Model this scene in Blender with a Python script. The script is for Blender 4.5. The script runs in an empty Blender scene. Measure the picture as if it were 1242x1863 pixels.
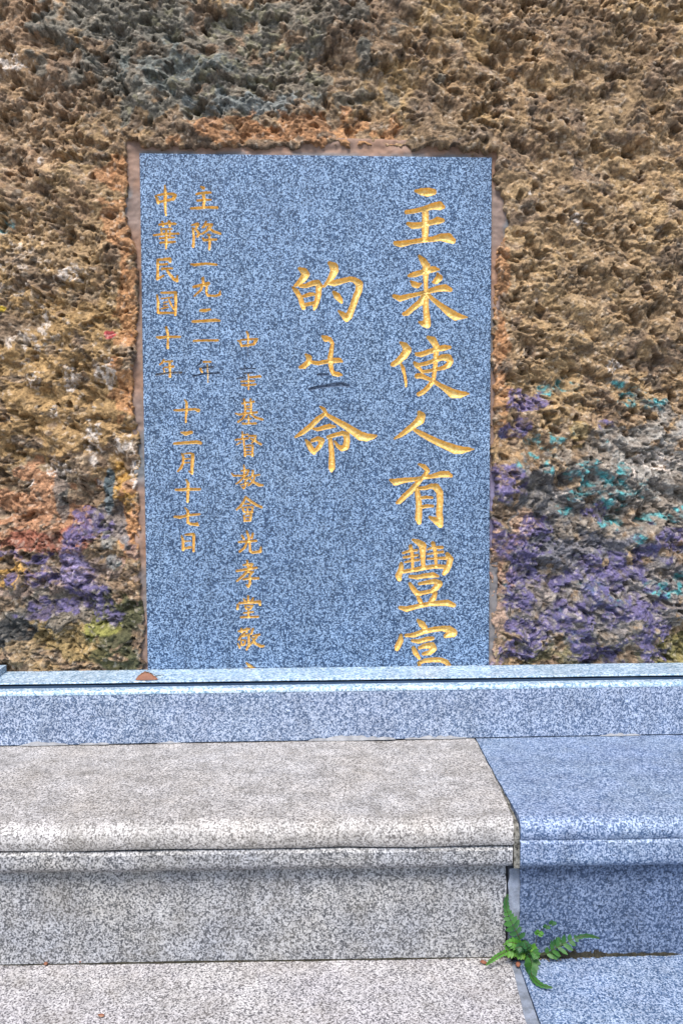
import bpy, math, random
import numpy as np
from mathutils import Matrix, Vector

S = bpy.context.scene
COL = S.collection
random.seed(7)
RNG = np.random.RandomState(11)

# ------------------------------------------------------------------ camera
F = 1500.0                       # focal length in photograph pixels
PW, PH = 1242.0, 1863.0
D = 1.875                        # metres from the lens to the tablet's face
EYE = 0.80
YAW, PITCH, ROLL = math.radians(2.35), math.radians(2.96), 0.0035
fw = Vector((math.sin(YAW)*math.cos(PITCH), math.cos(YAW)*math.cos(PITCH), -math.sin(PITCH)))
rt0 = Vector((math.cos(YAW), -math.sin(YAW), 0))
up0 = rt0.cross(fw)
rt = rt0*math.cos(ROLL) - up0*math.sin(ROLL)
up = up0*math.cos(ROLL) + rt0*math.sin(ROLL)
C = Vector((0, -D, EYE))
cam = bpy.data.cameras.new('camera')
cam.sensor_fit = 'VERTICAL'; cam.sensor_height = 36; cam.sensor_width = 24
cam.lens = F/PH*36
cam.clip_start = 0.02; cam.clip_end = 500
co = bpy.data.objects.new('camera', cam); COL.objects.link(co)
co.matrix_world = Matrix(((rt.x, up.x, -fw.x, C.x), (rt.y, up.y, -fw.y, C.y), (rt.z, up.z, -fw.z, C.z), (0, 0, 0, 1)))
S.camera = co

# ------------------------------------------------------------------ light
SUN_EL, SUN_AZ = math.radians(57), math.radians(-14)      # az: from the viewer's side, a little to the left
w = bpy.data.worlds.new('World'); S.world = w; w.use_nodes = True
nt = w.node_tree; bg = nt.nodes['Background']
sky = nt.nodes.new('ShaderNodeTexSky'); sky.sky_type = 'NISHITA'; sky.sun_disc = False
sky.sun_elevation = SUN_EL
sd_ = Vector((math.sin(SUN_AZ)*math.cos(SUN_EL), -math.cos(SUN_AZ)*math.cos(SUN_EL), math.sin(SUN_EL)))   # towards the sun
sky.sun_rotation = math.atan2(sd_.x, sd_.y)
nt.links.new(sky.outputs[0], bg.inputs[0]); bg.inputs[1].default_value = 0.10
sl = bpy.data.lights.new('sun', 'SUN'); sl.energy = 2.35; sl.angle = math.radians(25); sl.color = (1, 0.95, 0.88)
so = bpy.data.objects.new('sun', sl); COL.objects.link(so)
so.rotation_euler = (-sd_).to_track_quat('-Z', 'Y').to_euler()
S.view_settings.view_transform = 'Standard'; S.view_settings.look = 'None'
S.view_settings.gamma = 1; S.view_settings.use_curve_mapping = False
S.view_settings.exposure = 1.2

# ------------------------------------------------------------------ pixel <-> place
def ray(px, py):
    return fw*F + rt*(px-PW/2) - up*(py-PH/2)
def atY(px, py, Y):
    d = ray(px, py); t = (Y-C.y)/d.y
    return C + d*t
def atZ(px, py, Z):
    d = ray(px, py); t = (Z-C.z)/d.z
    return C + d*t
def proj(x, y, z):
    vx, vy, vz = x-C.x, y-C.y, z-C.z
    de = vx*fw.x+vy*fw.y+vz*fw.z
    return (PW/2+F*(vx*rt.x+vy*rt.y+vz*rt.z)/de, PH/2-F*(vx*up.x+vy*up.y+vz*up.z)/de)

# ------------------------------------------------------------------ noise in numpy
_T = RNG.rand(256, 256)
def vnoise(x, y, seed=0):
    x = x+seed*17.31; y = y+seed*9.77
    xi = np.floor(x).astype(int); yi = np.floor(y).astype(int)
    fx = x-xi; fy = y-yi
    fx = fx*fx*fx*(fx*(fx*6-15)+10); fy = fy*fy*fy*(fy*(fy*6-15)+10)
    a = _T[xi & 255, yi & 255]; b = _T[(xi+1) & 255, yi & 255]
    c = _T[xi & 255, (yi+1) & 255]; d = _T[(xi+1) & 255, (yi+1) & 255]
    return (a*(1-fx)+b*fx)*(1-fy)+(c*(1-fx)+d*fx)*fy*1.0
def fbm(x, y, o=4, seed=0):
    s = 0; a = 0.5; t = 0
    for i in range(o):
        ca, sa = math.cos(i*1.1), math.sin(i*1.1)
        s = s+a*vnoise((x*ca-y*sa)*2**i, (x*sa+y*ca)*2**i, seed+i*3); t += a; a *= 0.5
    return s/t
_P = RNG.rand(256, 256, 3)
def worley(x, y, seed=0):
    """F1, F2 and the random value of the nearest cell"""
    x = x+seed*5.3; y = y+seed*8.1
    xi = np.floor(x).astype(int); yi = np.floor(y).astype(int)
    f1 = np.full(x.shape, 9.0); f2 = np.full(x.shape, 9.0); v = np.zeros(x.shape)
    for dx in (-1, 0, 1):
        for dy in (-1, 0, 1):
            p = _P[(xi+dx) & 255, (yi+dy) & 255]
            d = np.hypot(xi+dx+p[..., 0]-x, yi+dy+p[..., 1]-y)
            n = d < f1
            f2 = np.where(n, f1, np.minimum(f2, d)); v = np.where(n, p[..., 2], v); f1 = np.where(n, d, f1)
    return f1, f2, v
def sst(a, b, x):
    t = np.clip((x-a)/(b-a), 0, 1); return t*t*(3-2*t)

# ------------------------------------------------------------------ object helpers
def tag(o, label=None, cat=None, group=None, kind=None):
    for k, v in (('label', label), ('category', cat), ('group', group), ('kind', kind)):
        if v: o[k] = v
    return o
def empty(name, loc, label=None, cat=None, group=None, kind=None, rz=0):
    o = bpy.data.objects.new(name, None); COL.objects.link(o); o.location = loc; o.rotation_euler.z = rz
    o.empty_display_size = 0.05
    return tag(o, label, cat, group, kind)
def mesh_np(name, verts, quads, mat, parent=None, col=None, smooth=True, tris=None, attr=None):
    me = bpy.data.meshes.new(name)
    verts = np.asarray(verts, dtype=np.float32).reshape(-1, 3)
    q = np.asarray(quads, dtype=np.int32).reshape(-1, 4)
    t = np.asarray(tris if tris is not None else [], dtype=np.int32).reshape(-1, 3)
    me.vertices.add(len(verts)); me.vertices.foreach_set('co', verts.ravel())
    me.loops.add(q.size+t.size); me.loops.foreach_set('vertex_index', np.concatenate([q.ravel(), t.ravel()]))
    me.polygons.add(len(q)+len(t))
    ls = np.concatenate([np.arange(len(q))*4, q.size+np.arange(len(t))*3]).astype(np.int32)
    me.polygons.foreach_set('loop_start', ls)
    me.polygons.foreach_set('use_smooth', np.full(len(q)+len(t), smooth, dtype=bool))
    if col is not None:
        a = me.color_attributes.new('pigment', 'FLOAT_COLOR', 'POINT')
        c4 = np.ones((len(verts), 4), dtype=np.float32); c4[:, :3] = col
        a.data.foreach_set('color', c4.ravel())
    if attr is not None:
        for k, v in attr.items():
            a = me.attributes.new(k, 'FLOAT', 'POINT'); a.data.foreach_set('value', np.asarray(v, dtype=np.float32))
    me.update(calc_edges=True); me.validate()
    if mat: me.materials.append(mat)
    o = bpy.data.objects.new(name, me); COL.objects.link(o)
    if parent: o.parent = parent
    return o
def compact(verts, quads, extra=()):
    used, inv = np.unique(quads.ravel(), return_inverse=True)
    return verts[used], inv.reshape(quads.shape), [e[used] for e in extra]

# ------------------------------------------------------------------ materials
def newmat(name):
    m = bpy.data.materials.new(name); m.use_nodes = True
    t = m.node_tree; b = t.nodes['Principled BSDF']
    return m, t, b
def nd(t, kind, **kw):
    n = t.nodes.new(kind)
    for k, v in kw.items(): setattr(n, k, v)
    return n
def mixc(t, fac, a, b, mode='MIX'):
    m = t.nodes.new('ShaderNodeMix'); m.data_type = 'RGBA'; m.blend_type = mode
    for s, v in ((m.inputs[0], fac), (m.inputs[6], a), (m.inputs[7], b)):
        if hasattr(v, 'is_linked') or hasattr(v, 'links'): t.links.new(v, s)
        elif isinstance(v, (int, float)): s.default_value = v
        else: s.default_value = (*v, 1)
    return m.outputs[2]
def ramp(t, src, stops, interp='LINEAR'):
    r = t.nodes.new('ShaderNodeValToRGB'); r.color_ramp.interpolation = interp
    e = r.color_ramp.elements
    while len(e) < len(stops): e.new(0.5)
    for i, (p, c) in enumerate(stops):
        e[i].position = p; e[i].color = (c, c, c, 1) if isinstance(c, (int, float)) else (*c, 1)
    t.links.new(src, r.inputs[0]); return r.outputs[0]
def noise(t, vec, scale, detail=2, rough=0.5, dist=0):
    n = nd(t, 'ShaderNodeTexNoise'); n.inputs['Scale'].default_value = scale
    n.inputs['Detail'].default_value = detail; n.inputs['Roughness'].default_value = rough
    n.inputs['Distortion'].default_value = dist
    t.links.new(vec, n.inputs['Vector']); return n.outputs[0]
def vor(t, vec, scale, feature='F1', out='Distance', rnd=1.0):
    n = nd(t, 'ShaderNodeTexVoronoi'); n.feature = feature; n.inputs['Scale'].default_value = scale
    n.inputs['Randomness'].default_value = rnd
    t.links.new(vec, n.inputs['Vector']); return n.outputs[out]
def bump(t, h, strength, dist, nrm=None):
    b = nd(t, 'ShaderNodeBump'); b.inputs['Strength'].default_value = strength; b.inputs['Distance'].default_value = dist
    t.links.new(h, b.inputs['Height'])
    if nrm is not None: t.links.new(nrm, b.inputs['Normal'])
    return b.outputs[0]

def granite(name, dark, mid, light, scale=300, rough=0.5, tint=None, tintamt=0.5, stain=None, stainamt=0.0, bmp=0.15,
            spec=0.5, big=6.0, offset=0.0, contrast=1.0):
    m, t, b = newmat(name)
    tc = nd(t, 'ShaderNodeTexCoord'); mp = nd(t, 'ShaderNodeMapping'); t.links.new(tc.outputs['Object'], mp.inputs[0])
    mp.inputs['Location'].default_value = (offset, offset*1.7, offset*0.3)
    v = mp.outputs[0]
    n1 = noise(t, v, scale, 3, 0.6)
    cellc = nd(t, 'ShaderNodeSeparateColor'); t.links.new(vor(t, v, scale*0.85, out='Color'), cellc.inputs[0])
    ma = nd(t, 'ShaderNodeMath', operation='MULTIPLY_ADD'); t.links.new(cellc.outputs[2], ma.inputs[0])
    ma.inputs[1].default_value = 0.26; ma.inputs[2].default_value = -0.13
    mb = nd(t, 'ShaderNodeMath', operation='ADD'); t.links.new(n1, mb.inputs[0]); t.links.new(ma.outputs[0], mb.inputs[1]); n1 = mb.outputs[0]
    c = ramp(t, n1, [(0.5-0.10/contrast, dark), (0.5-0.02/contrast, mid), (0.5+0.03/contrast, mid), (0.5+0.11/contrast, light)])
    # separate mineral grains: black mica flakes and pale feldspar
    g = vor(t, v, scale*0.95, out='Color')
    sep = nd(t, 'ShaderNodeSeparateColor'); t.links.new(g, sep.inputs[0])
    fl = ramp(t, sep.outputs[0], [(0.80, 0.0), (0.86, 1.0)])
    n2 = noise(t, v, scale*0.9, 2)
    flk = mixc(t, 1.0, fl, ramp(t, n2, [(0.48, 0.0), (0.58, 0.9)]), 'MULTIPLY')
    c = mixc(t, flk, c, tuple(x*0.55 for x in dark))
    fs = ramp(t, sep.outputs[1], [(0.78, 0.0), (0.86, 0.55)])
    c = mixc(t, fs, c, light)
    n3 = noise(t, v, big, 5, 0.62)
    if tint:
        c = mixc(t, ramp(t, n3, [(0.36, 0.0), (0.66, tintamt)]), c, mixc(t, 0.85, c, tint, 'MULTIPLY'))
    if stain:
        n4 = noise(t, v, big*2.3, 6, 0.7, 0.4)
        c = mixc(t, ramp(t, n4, [(0.46, 0.0), (0.72, stainamt)]), c, stain)
    # slow drift in value so no part is uniform
    n5 = noise(t, v, 22, 4, 0.6)
    c = mixc(t, 1.0, c, ramp(t, n5, [(0.25, 0.80), (0.75, 1.16)]), 'MULTIPLY')
    mp2 = nd(t, 'ShaderNodeMapping'); t.links.new(tc.outputs['Object'], mp2.inputs[0]); mp2.inputs['Scale'].default_value = (1, 1, 0.12)
    c = mixc(t, 1.0, c, ramp(t, noise(t, mp2.outputs[0], 26, 4, 0.6), [(0.3, 0.88), (0.7, 1.08)]), 'MULTIPLY')
    t.links.new(c, b.inputs['Base Color'])
    rr = ramp(t, n3, [(0.3, max(0.0, rough-0.1)), (0.7, min(1, rough+0.12))]); t.links.new(rr, b.inputs['Roughness'])
    b.inputs['Specular IOR Level'].default_value = spec
    if bmp:
        t.links.new(bump(t, n1, bmp, 0.0025, bump(t, n5, bmp*0.6, 0.004)), b.inputs['Normal'])
    return m

M = {}
M['tablet'] = granite('blue_granite_honed', (0.012, 0.032, 0.076), (0.050, 0.096, 0.18), (0.29, 0.40, 0.56), scale=340, rough=0.34,
                      tint=(0.80, 0.9, 1.0), tintamt=0.5, bmp=0.05)
M['kerb'] = granite('blue_granite_kerb', (0.050, 0.085, 0.155), (0.16, 0.215, 0.32), (0.42, 0.48, 0.59), scale=360, rough=0.5,
                    tint=(0.98, 0.94, 1.0), tintamt=0.5, bmp=0.1, offset=3.1)
M['cap'] = granite('blue_granite_cap', (0.15, 0.25, 0.36), (0.34, 0.46, 0.58), (0.55, 0.64, 0.72), scale=250, rough=0.4, bmp=0.05, offset=5.1)  # also colours the painted highlight along the front stone's edge
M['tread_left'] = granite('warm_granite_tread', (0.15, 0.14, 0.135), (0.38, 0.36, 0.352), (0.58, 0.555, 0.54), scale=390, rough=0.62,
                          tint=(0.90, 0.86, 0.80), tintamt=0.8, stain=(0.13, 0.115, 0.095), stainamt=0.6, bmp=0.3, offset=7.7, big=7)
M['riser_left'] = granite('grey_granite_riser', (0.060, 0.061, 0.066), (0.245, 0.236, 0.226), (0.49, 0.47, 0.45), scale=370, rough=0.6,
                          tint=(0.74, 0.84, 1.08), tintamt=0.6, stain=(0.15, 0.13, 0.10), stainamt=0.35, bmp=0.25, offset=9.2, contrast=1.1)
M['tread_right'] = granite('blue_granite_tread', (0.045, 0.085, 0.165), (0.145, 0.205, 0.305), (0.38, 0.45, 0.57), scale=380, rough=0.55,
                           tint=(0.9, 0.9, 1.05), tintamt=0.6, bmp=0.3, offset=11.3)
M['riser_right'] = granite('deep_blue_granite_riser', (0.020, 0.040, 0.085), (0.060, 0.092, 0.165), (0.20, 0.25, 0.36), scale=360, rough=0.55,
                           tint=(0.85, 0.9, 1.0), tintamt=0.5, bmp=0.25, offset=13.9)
M['paving_left'] = granite('pale_granite_paving', (0.09, 0.085, 0.09), (0.36, 0.34, 0.335), (0.58, 0.555, 0.54), scale=390, rough=0.65,
                           tint=(0.92, 0.90, 1.0), tintamt=0.6, stain=(0.22, 0.18, 0.13), stainamt=0.3, bmp=0.3, offset=15.2)

def plain(name, c, rough=0.8, c2=None, scale=40, bmp=0.3, bs=250, spec=0.3):
    m, t, b = newmat(name)
    tc = nd(t, 'ShaderNodeTexCoord'); v = tc.outputs['Object']
    n = noise(t, v, scale, 6, 0.65)
    cc = mixc(t, ramp(t, n, [(0.35, 0.0), (0.65, 1.0)]), c, c2 or tuple(x*0.7 for x in c))
    t.links.new(cc, b.inputs['Base Color']); b.inputs['Roughness'].default_value = rough
    b.inputs['Specular IOR Level'].default_value = spec
    if bmp: t.links.new(bump(t, noise(t, v, bs, 5, 0.7), bmp, 0.003), b.inputs['Normal'])
    return m
M['joint_grey'] = plain('grey_joint_mortar', (0.27, 0.30, 0.37), 0.85, (0.13, 0.145, 0.17), 45, 0.6)
M['joint_old'] = plain('cracked_joint_mortar', (0.30, 0.285, 0.25), 0.9, (0.015, 0.015, 0.012), 150, 0.9)
M['earth'] = plain('black_earth', (0.012, 0.012, 0.010), 0.95, (0.045, 0.04, 0.025), 150, 0.9)
M['grout_pale'] = plain('pale_grout', (0.34, 0.34, 0.35), 0.9, (0.20, 0.20, 0.21), 60)
M['slot'] = plain('slot_strip', (0.03, 0.06, 0.11), 0.35, (0.06, 0.10, 0.17), 8, 0.0, spec=0.6)

# gold: leaf worn off where the attribute 'gilt' is low
m, t, b = newmat('gilt_groove'); M['gold'] = m
tc = nd(t, 'ShaderNodeTexCoord'); v = tc.outputs['Object']
at = nd(t, 'ShaderNodeAttribute'); at.attribute_name = 'gilt'
n = noise(t, v, 420, 4, 0.7)
ad = nd(t, 'ShaderNodeMath', operation='ADD'); t.links.new(at.outputs['Fac'], ad.inputs[0])
ml = nd(t, 'ShaderNodeMath', operation='MULTIPLY'); t.links.new(n, ml.inputs[0]); ml.inputs[1].default_value = 0.9
t.links.new(ml.outputs[0], ad.inputs[1])
mask = ramp(t, ad.outputs[0], [(0.80, 0.0), (0.92, 1.0)])
gn = noise(t, v, 160, 4, 0.6)
gold = mixc(t, ramp(t, gn, [(0.35, 0.0), (0.68, 1.0)]), (0.68, 0.40, 0.085), (0.88, 0.66, 0.28))
bare = mixc(t, ramp(t, noise(t, v, 240, 2), [(0.4, 0.0), (0.6, 1.0)]), (0.045, 0.065, 0.11), (0.20, 0.26, 0.37))
t.links.new(mixc(t, mask, bare, gold), b.inputs['Base Color'])
mm = nd(t, 'ShaderNodeMath', operation='MULTIPLY'); t.links.new(mask, mm.inputs[0]); mm.inputs[1].default_value = 0.45
t.links.new(mm.outputs[0], b.inputs['Metallic']); b.inputs['Roughness'].default_value = 0.42
t.links.new(bump(t, noise(t, v, 500, 3, 0.7), 0.5, 0.002), b.inputs['Normal'])

# rock: pigment is the wall's own colour (paint, lime, moss), grain from nodes
m, t, b = newmat('roughcast_rock'); M['rock'] = m
tc = nd(t, 'ShaderNodeTexCoord'); v = tc.outputs['Object']
at = nd(t, 'ShaderNodeAttribute'); at.attribute_name = 'pigment'
n1 = noise(t, v, 190, 5, 0.7); n2 = noise(t, v, 60, 5, 0.65)
c = mixc(t, 1.0, at.outputs['Color'], ramp(t, n1, [(0.30, 0.50), (0.70, 1.45)]), 'MULTIPLY')
c = mixc(t, 1.0, c, ramp(t, n2, [(0.30, 0.80), (0.70, 1.18)]), 'MULTIPLY')
t.links.new(c, b.inputs['Base Color']); b.inputs['Roughness'].default_value = 0.9
b.inputs['Specular IOR Level'].default_value = 0.25
t.links.new(bump(t, n1, 0.9, 0.004, bump(t, noise(t, v, 420, 3, 0.6), 0.6, 0.002)), b.inputs['Normal'])
m, t, b = newmat('smeared_mortar'); M['mortar'] = m
tc = nd(t, 'ShaderNodeTexCoord'); v = tc.outputs['Object']
at = nd(t, 'ShaderNodeAttribute'); at.attribute_name = 'pigment'
n1 = noise(t, v, 70, 5, 0.6)
t.links.new(mixc(t, 1.0, at.outputs['Color'], ramp(t, n1, [(0.3, 0.82), (0.7, 1.15)]), 'MULTIPLY'), b.inputs['Base Color'])
b.inputs['Roughness'].default_value = 0.85; t.links.new(bump(t, n1, 0.35, 0.003), b.inputs['Normal'])

# ------------------------------------------------------------------ the tablet's place
TL = atY(255, 279, 0); TR = atY(895, 286, 0); BL = atY(268, 1215, 0); BR = atY(888, 1211, 0)
TX0, TX1 = (TL.x+BL.x)/2, (TR.x+BR.x)/2
TZ1 = (TL.z+TR.z)/2
capz = atY(560, 1214, 0).z           # top of the cap stone where it meets the wall
TZ0 = capz-0.03
print('tablet', TL, TR, BL, BR, 'cap z', capz)

# ------------------------------------------------------------------ rock wall
wall = empty('rock_wall', (0, 0, capz), 'rough ochre roughcast rock wall with purple and teal paint smears around the tablet', 'wall')
def axis(a, b, f0, f1, fine, coarse):
    lo = np.arange(a, f0, coarse); mi = np.arange(f0, f1, fine); hi = np.arange(f1, b+coarse, coarse)
    return np.concatenate([lo, mi, hi])
VX0, VX1 = atY(-30, 600, 0).x, atY(1272, 600, 0).x
VZ0, VZ1 = capz-0.02, atY(600, -40, 0).z
xs = axis(-2.2, 2.4, VX0, VX1, 0.0019, 0.02)
zs = axis(capz-0.20, VZ1+0.9, VZ0, VZ1, 0.0019, 0.02)
X, Z = np.meshgrid(xs, zs)
ux, uz = X*1.0, Z*1.0
wx = (fbm(ux*26, uz*26, 3, 1)-0.5)*0.016; wz = (fbm(ux*26, uz*26, 3, 2)-0.5)*0.016
ax, az = ux+wx, uz+wz
ca, sa = math.cos(0.42), math.sin(0.42)
rx, rz = ax*ca-az*sa, ax*sa+az*ca            # strata fall to the right
big = fbm(rx/0.19, rz/0.11, 3, 5)-0.5
med = fbm(rx/0.050, rz/0.034, 4, 8)-0.5
f1, f2, cv = worley(rx/0.044, rz/0.030, 3)
lump = 1-sst(0.0, 0.95, f1)
g1, g2, gv = worley(ax/0.0108, az/0.0092, 9)
gra = np.clip(1-g1*g1*1.7, 0, 1)
s1, s2, sv = worley(ax/0.0062, az/0.0054, 14)
fin = np.clip(1-s1*s1*1.7, 0, 1)
t1, t2, tv = worley(ax/0.0190, az/0.0150, 19)
mid_ = np.clip(1-t1*t1*1.4, 0, 1)
gr_amt = 0.62+0.75*sst(0.35, 0.65, fbm(ax/0.12, az/0.12, 3, 31))
_px, _py = proj(X, np.zeros_like(X), Z)
gr_amt *= 1-0.55*np.exp(-((_px-110)/130)**2-((_py-690)/95)**2)
pit = sst(0.63, 0.78, fbm(rx/0.030, rz/0.022, 3, 41))
pit2 = sst(0.64, 0.74, fbm(rx/0.011, rz/0.009, 2, 45))
H = big*0.064 + med*0.040 + lump*0.006*(0.4+cv) + + (mid_*0.0026*(0.2+tv) + (gra*0.0028+gv*0.0017))*gr_amt + (fin*0.0024+sv*0.0012)*(0.35+0.65*gr_amt) - pit*0.016 - pit2*0.0050*gr_amt - 0.010
PX, PY = proj(X, np.zeros_like(X), Z)
# hollows that can be found in the photograph
for hx, hy, hw, hh, dp in ((370, 205, 36, 16, .03), (190, 255, 9, 22, .02), (112, 288, 22, 10, .02), (205, 60, 22, 14, .02), (88, 365, 16, 14, .015),
                           (130, 695, 14, 8, .02), (900, 110, 22, 12, .018), (1120, 275, 40, 7, .018), (1000, 380, 18, 12, .018), (785, 100, 18, 12, .018),
                           (1060, 135, 26, 14, .018), (480, 145, 60, 10, .016), (640, 180, 34, 10, .016), (1110, 790, 44, 7, .02), (235, 1105, 20, 10, .015), (1010, 620, 24, 9, .018),
                           (60, 1160, 60, 16, .015), (1160, 940, 40, 9, .016), (155, 820, 10, 14, .016)):
    dd = ((PX-hx+ (fbm(ax*40, az*40, 2, 3)-.5)*40)/hw)**2+((PY-hy+(fbm(ax*40, az*40, 2, 6)-.5)*30)/hh)**2
    H -= dp*np.exp(-dd)
# rock keeps behind the cap stone's back edge, and gives way to the mortar round the tablet
H = np.where(True, H-0.004*sst(capz+0.10, capz+0.0, Z), H)
H = np.where(Z < capz+0.02, np.minimum(H, -0.002), H)
ed = np.maximum(np.maximum(TX0-X, X-TX1), Z-TZ1)
wobble = (fbm(X/0.03, Z/0.03, 3, 61)-0.5)*0.030
def band(y, ys, ws): return np.interp(y, ys, ws)
bw_left = band(PY, [270, 320, 360, 420, 480, 560, 640, 700, 760, 800, 860, 950, 1050, 1200], [30, 24, 34, 28, 12, 9, 18, 20, 19, 10, 12, 12, 14, 10])
bw_right = band(PY, [280, 330, 360, 400, 430, 470, 520, 600, 900, 1210], [14, 14, 30, 38, 30, 14, 10, 7, 8, 8])
bw_top = band(PX, [230, 300, 420, 560, 620, 760, 860, 900], [26, 12, 16, 24, 26, 24, 18, 12])
bw = np.where(X < TX0, bw_left, np.where(X > TX1, bw_right, bw_top))*0.00125
m_in = sst(0.003, -0.004, ed-bw*0.72+wobble*0.75+(fbm(X/0.009, Z/0.009, 2, 66)-0.5)*0.012)
H = H*(1-m_in)+m_in*(-0.05)
near = np.exp(-np.clip(ed-bw, 0, 1)/0.03)
H = H*(1-0.45*near*(1-m_in))+0.006*near*(1-m_in)
hs = gra*0.004+fin*0.002
sag = sst(-0.03, 0.03, H)*0.006
DX = (fbm(ax/0.012, az/0.012, 2, 71)-0.5)*0.0018
DZ = (fbm(ax/0.012, az/0.012, 2, 77)-0.5)*0.0018 - hs*0.10
Vr = np.stack([X+DX, -H, Z+DZ], -1)
# pigment ------------------------------------------------------
N1 = fbm(ax/0.10, az/0.10, 5, 81); N2 = fbm(ax/0.035, az/0.03, 5, 85); N3 = fbm(rx/0.016, rz/0.010, 4, 88); N4 = fbm(ax/0.25, az/0.25, 3, 93)
def C3(*c): return np.array(c)[None, None, :]
def lay(base, mask, c): return base*(1-mask[..., None])+C3(*c)*mask[..., None]
def blob(cx, cy, rx_, ry_, th=1.0, ns=0.9, nn=None):
    nn = N2 if nn is None else nn
    d = np.hypot((PX-cx)/rx_, (PY-cy)/ry_)
    return sst(0.12, -0.12, d-th+(nn-0.5)*ns*3.2)
P = np.zeros(X.shape+(3,))+C3(0.26, 0.175, 0.100)
P = P*(0.82+0.36*gv[..., None])*(0.88+0.24*sv[..., None])
P = lay(P, sst(0.42, 0.62, N1), (0.345, 0.240, 0.125))
P = lay(P, sst(0.55, 0.70, N2)*0.7, (0.205, 0.150, 0.110))
P = lay(P, sst(0.55, 0.72, N3)*0.6, (0.42, 0.33, 0.23))
P = lay(P, sst(0.50, 0.62, fbm(ax/0.17+3, az/0.13, 4, 133))*0.55, (0.165, 0.120, 0.088))
P = lay(P, blob(120, 720, 200, 170)*0.8, (0.34, 0.225, 0.105))
P = lay(P, blob(150, 380, 110, 130)*0.5, (0.37, 0.26, 0.145))
P = lay(P, blob(40, 120, 130, 200)*0.5, (0.26, 0.175, 0.125))
P = lay(P, blob(1080, 500, 190, 260)*0.5, (0.36, 0.255, 0.145))
# grey-green weathered rock, top
for a in ((330, 90, 190, 110), (450, 150, 200, 80), (230, 40, 120, 60), (560, 30, 120, 60)):
    P = lay(P, blob(*a)*0.78, (0.155, 0.150, 0.130))
P = lay(P, blob(330, 120, 90, 40)*0.7, (0.14, 0.165, 0.165))
P = lay(P, blob(440, 110, 170, 120, 0.8)*sst(0.5, 0.6, N3)*0.7, (0.19, 0.18, 0.12))
P = lay(P, blob(480, 185, 90, 20)*0.7, (0.20, 0.23, 0.24))
# orange and pink earth by the tablet
for a in ((590, 235, 120, 35), (400, 245, 90, 26), (245, 310, 40, 40), (225, 420, 30, 60), (240, 580, 26, 90), (232, 700, 22, 60), (905, 500, 16, 80), (905, 700, 18, 90)):
    P = lay(P, blob(*a)*0.7, (0.40, 0.205, 0.10))
P = lay(P, blob(225, 930, 26, 80)*0.9, (0.44, 0.26, 0.075))
P = lay(P, blob(235, 960, 28, 60)*0.7, (0.42, 0.22, 0.13))
# lower left: pink, red, grey, ochre
P = lay(P, blob(90, 880, 90, 40)*0.6, (0.27, 0.22, 0.16))
P = lay(P, blob(60, 950, 120, 70)*0.85, (0.40, 0.215, 0.125))
P = lay(P, blob(90, 985, 90, 26)*0.8, (0.25, 0.090, 0.065))
P = lay(P, blob(110, 1060, 140, 60)*0.6, (0.30, 0.24, 0.23))
P = lay(P, blob(20, 1040, 50, 26)*0.9, (0.50, 0.30, 0.09))
P = lay(P, blob(120, 1140, 170, 60)*0.85, (0.17, 0.155, 0.13))
P = lay(P, blob(40, 1150, 60, 30)*0.85, (0.045, 0.05, 0.055))
P = lay(P, blob(130, 1175, 60, 34)*0.85, (0.31, 0.225, 0.10))
P = lay(P, blob(40, 1195, 34, 22)*0.85, (0.34, 0.25, 0.15))
P = lay(P, blob(215, 1130, 40, 70)*0.85, (0.075, 0.080, 0.035))
P = lay(P, blob(180, 1130, 24, 22)*0.8, (0.24, 0.24, 0.07))
P = lay(P, blob(195, 890, 9, 40, 1.0, .25)*0.85, (0.075, 0.135, 0.175))
P = lay(P, blob(195, 960, 24, 60)*0.7, (0.17, 0.20, 0.22))
P = lay(P, blob(110, 900, 12, 50, 1.0, .3)*0.7, (0.14, 0.15, 0.15))
# lower right: grey cement and splashes
for a in ((1110, 860, 150, 90), (1180, 900, 120, 130), (1040, 960, 160, 110), (1100, 1120, 200, 110)):
    P = lay(P, blob(*a)*0.8, (0.225, 0.205, 0.185))
for a in ((1000, 1090, 130, 120), (1180, 1080, 130, 90)):
    P = lay(P, blob(*a)*0.7, (0.20, 0.19, 0.20))
P = lay(P, blob(1180, 860, 90, 70)*sst(0.45, 0.6, N3)*0.8, (0.34, 0.33, 0.31))
P = lay(P, blob(1000, 920, 110, 90)*sst(0.35, 0.55, N2)*0.8, (0.11, 0.115, 0.13))
P = lay(P, blob(1030, 1010, 130, 50)*0.7, (0.13, 0.135, 0.17))
P = lay(P, blob(1000, 1190, 200, 24)*0.7, (0.16, 0.15, 0.075))
P = lay(P, blob(1230, 1180, 60, 40)*0.8, (0.20, 0.18, 0.06))
P = lay(P, blob(950, 955, 24, 26)*0.9, (0.45, 0.31, 0.22))
P = lay(P, blob(905, 1020, 22, 60)*0.7, (0.42, 0.26, 0.18))
P = lay(P, blob(905, 1150, 20, 60)*0.8, (0.42, 0.29, 0.22))
P = lay(P, blob(920, 830, 26, 40)*0.7, (0.33, 0.22, 0.12))
P = lay(P, blob(1050, 790, 22, 40)*0.7, (0.36, 0.27, 0.12))
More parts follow.
